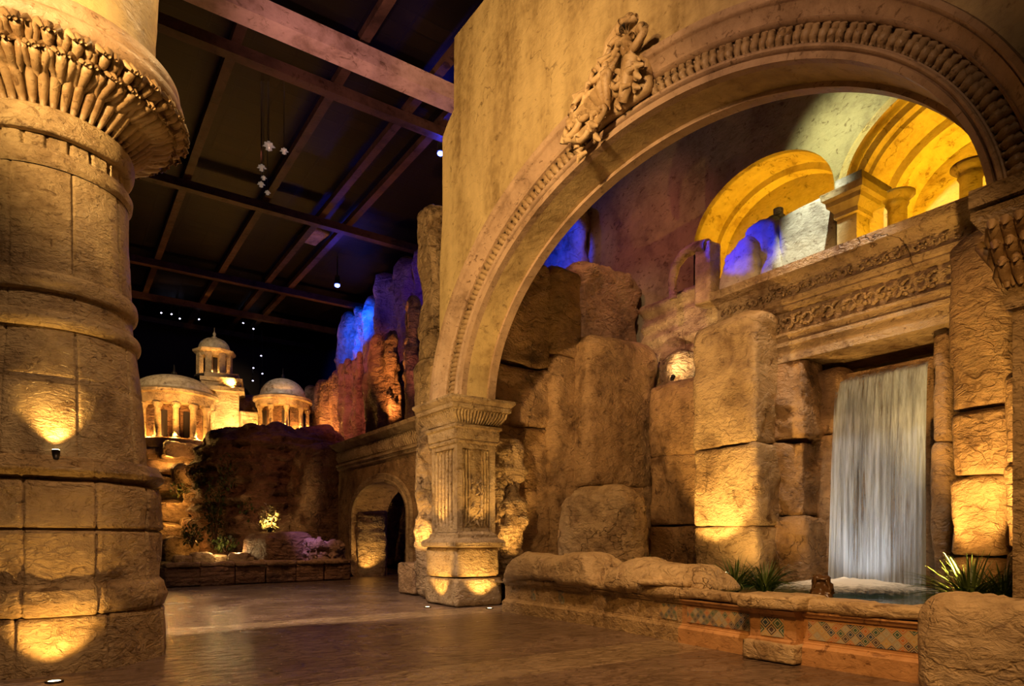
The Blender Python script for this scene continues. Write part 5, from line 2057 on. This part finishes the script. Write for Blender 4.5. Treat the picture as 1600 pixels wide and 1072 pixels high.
hung_lamp(at(527, 446, Z=31.5), 'glowing blue stage lamp hanging near the far cliff', 'lens_blue', 90, (.04, .05, 1), .13)
hung_lamp(at(688, 240, Z=21.5), 'glowing blue stage lamp beside the top left edge of the arch wall', 'lens_blue', 60, (.04, .05, 1), .10)
for (x, y, D, lb) in ((252, 489, 38, 'first tiny white lamp from the left in the far ceiling row'), (268, 491, 38, 'second tiny white lamp from the left in the far ceiling row'), (281, 498, 38, 'third tiny white lamp from the left, hanging slightly lower'), (311, 499, 38, 'tiny white lamp right of the low hanging one'),
                      (380, 505, 40, 'tiny white lamp, upper of the pair above the tall tower'), (396, 514, 40, 'tiny white lamp, lower of the pair above the tall tower'), (408, 556, 41, 'tiny white lamp highest of the cluster left of the small dome'), (396, 575, 41, 'tiny white lamp, left in the cluster near the small dome'), (410, 584, 41, 'tiny white lamp, right in the cluster near the small dome'), (395, 595, 41, 'lowest tiny white lamp near the small dome')):
    hung_lamp(at(x, y, Z=D), lb, 'lens_cold', 0, None, .045)
# hanging glass ornaments
for (x, y, s, lb) in ((420, 228, .16, 'topmost pale glass ornament hanging from the dark ceiling'), (409, 262, .12, 'middle pale glass ornament hanging from the dark ceiling'), (408, 288, .10, 'lower left glass ornament hanging from the dark ceiling'), (418, 301, .08, 'lowest glass ornament hanging from the dark ceiling'), (444, 236, .11, 'right hand glass ornament hanging from the dark ceiling'), (412, 278, .08, 'small glass bead ornament between the larger ones')):
    p = at(x, y, Z=19.5)
    T = thing('glass_ornament', p, lb, 'ornament')
    mb = MB()
    mb.lathe(p, [(0, -s), (s * .5, -s * .7), (s * .4, -s * .2), (s, 0), (s * .8, s * .25), (s * .3, s * .4), (s * .35, s * .7), (0, s * .9)], 10, fn=lambda r, z, th: r * (1 + .25 * math.cos(th * 5)))
    mb.build('glass_body', 'glass_glow', T)
    mb = MB()
    mb.tube([p + Vector((0, 0, s * .8)), Vector((p.x, p.y, CZ))], [.012, .012], 5)
    mb.build('cord', 'metal', T)
# lit hatch in the ceiling
q = at(490, 367, z=CZ - .1)
mb = MB()
mb.rock((q.x, q.y, CZ - .12), (.42, .75, .10), .03, .03, 501, .08, .1)
tag(mb.build('ceiling_panel', 'rock'), 'small warm lit panel on the dark ceiling', 'panel')
spot((q.x - .5, q.y - 2, 11.0), (q.x, q.y, CZ - .1), 60, (1, .45, .2), 24, .9, .1)
spot((0, 12, 8), (1.5, 17, CZ), 110, (1, .5, .3), 80, 1, .2)
spot((3.0, 12.0, 9.0), at(560, 100, z=CZ - 1.1), 2200, (1, .52, .46), 60, 1, .1)

# things of one kind share a group
GROUPS = {'uplight': 'small warm uplights', 'stage_lamp': 'lamps hanging from the dark ceiling', 'glass_ornament': 'pale glass ornaments under the ceiling',
          'rock_ledge': 'rock ledges of the terraced slope', 'cliff_tower': 'cliff towers above the side wall', 'spiky_plant': 'spiky plants of the grotto',
          'shrub': 'shrubs and ivy of the far planter', 'stone': 'loose stones on the far planter', 'planter_kerb': 'kerb sections of the pool', 'flat_rock': 'flat rocks lying on the kerb',
          'rock_column': 'rock columns of the grotto', 'pillar': 'pillars of the great arch', 'domed_rotunda': 'domed rotundas', 'arched_niche': 'golden niches', 'small_column': 'small columns in the right niche'}
for o in sc.objects:
    if o.parent is None and 'label' in o and o.name.split('.')[0] in GROUPS:
        o['group'] = GROUPS[o.name.split('.')[0]]
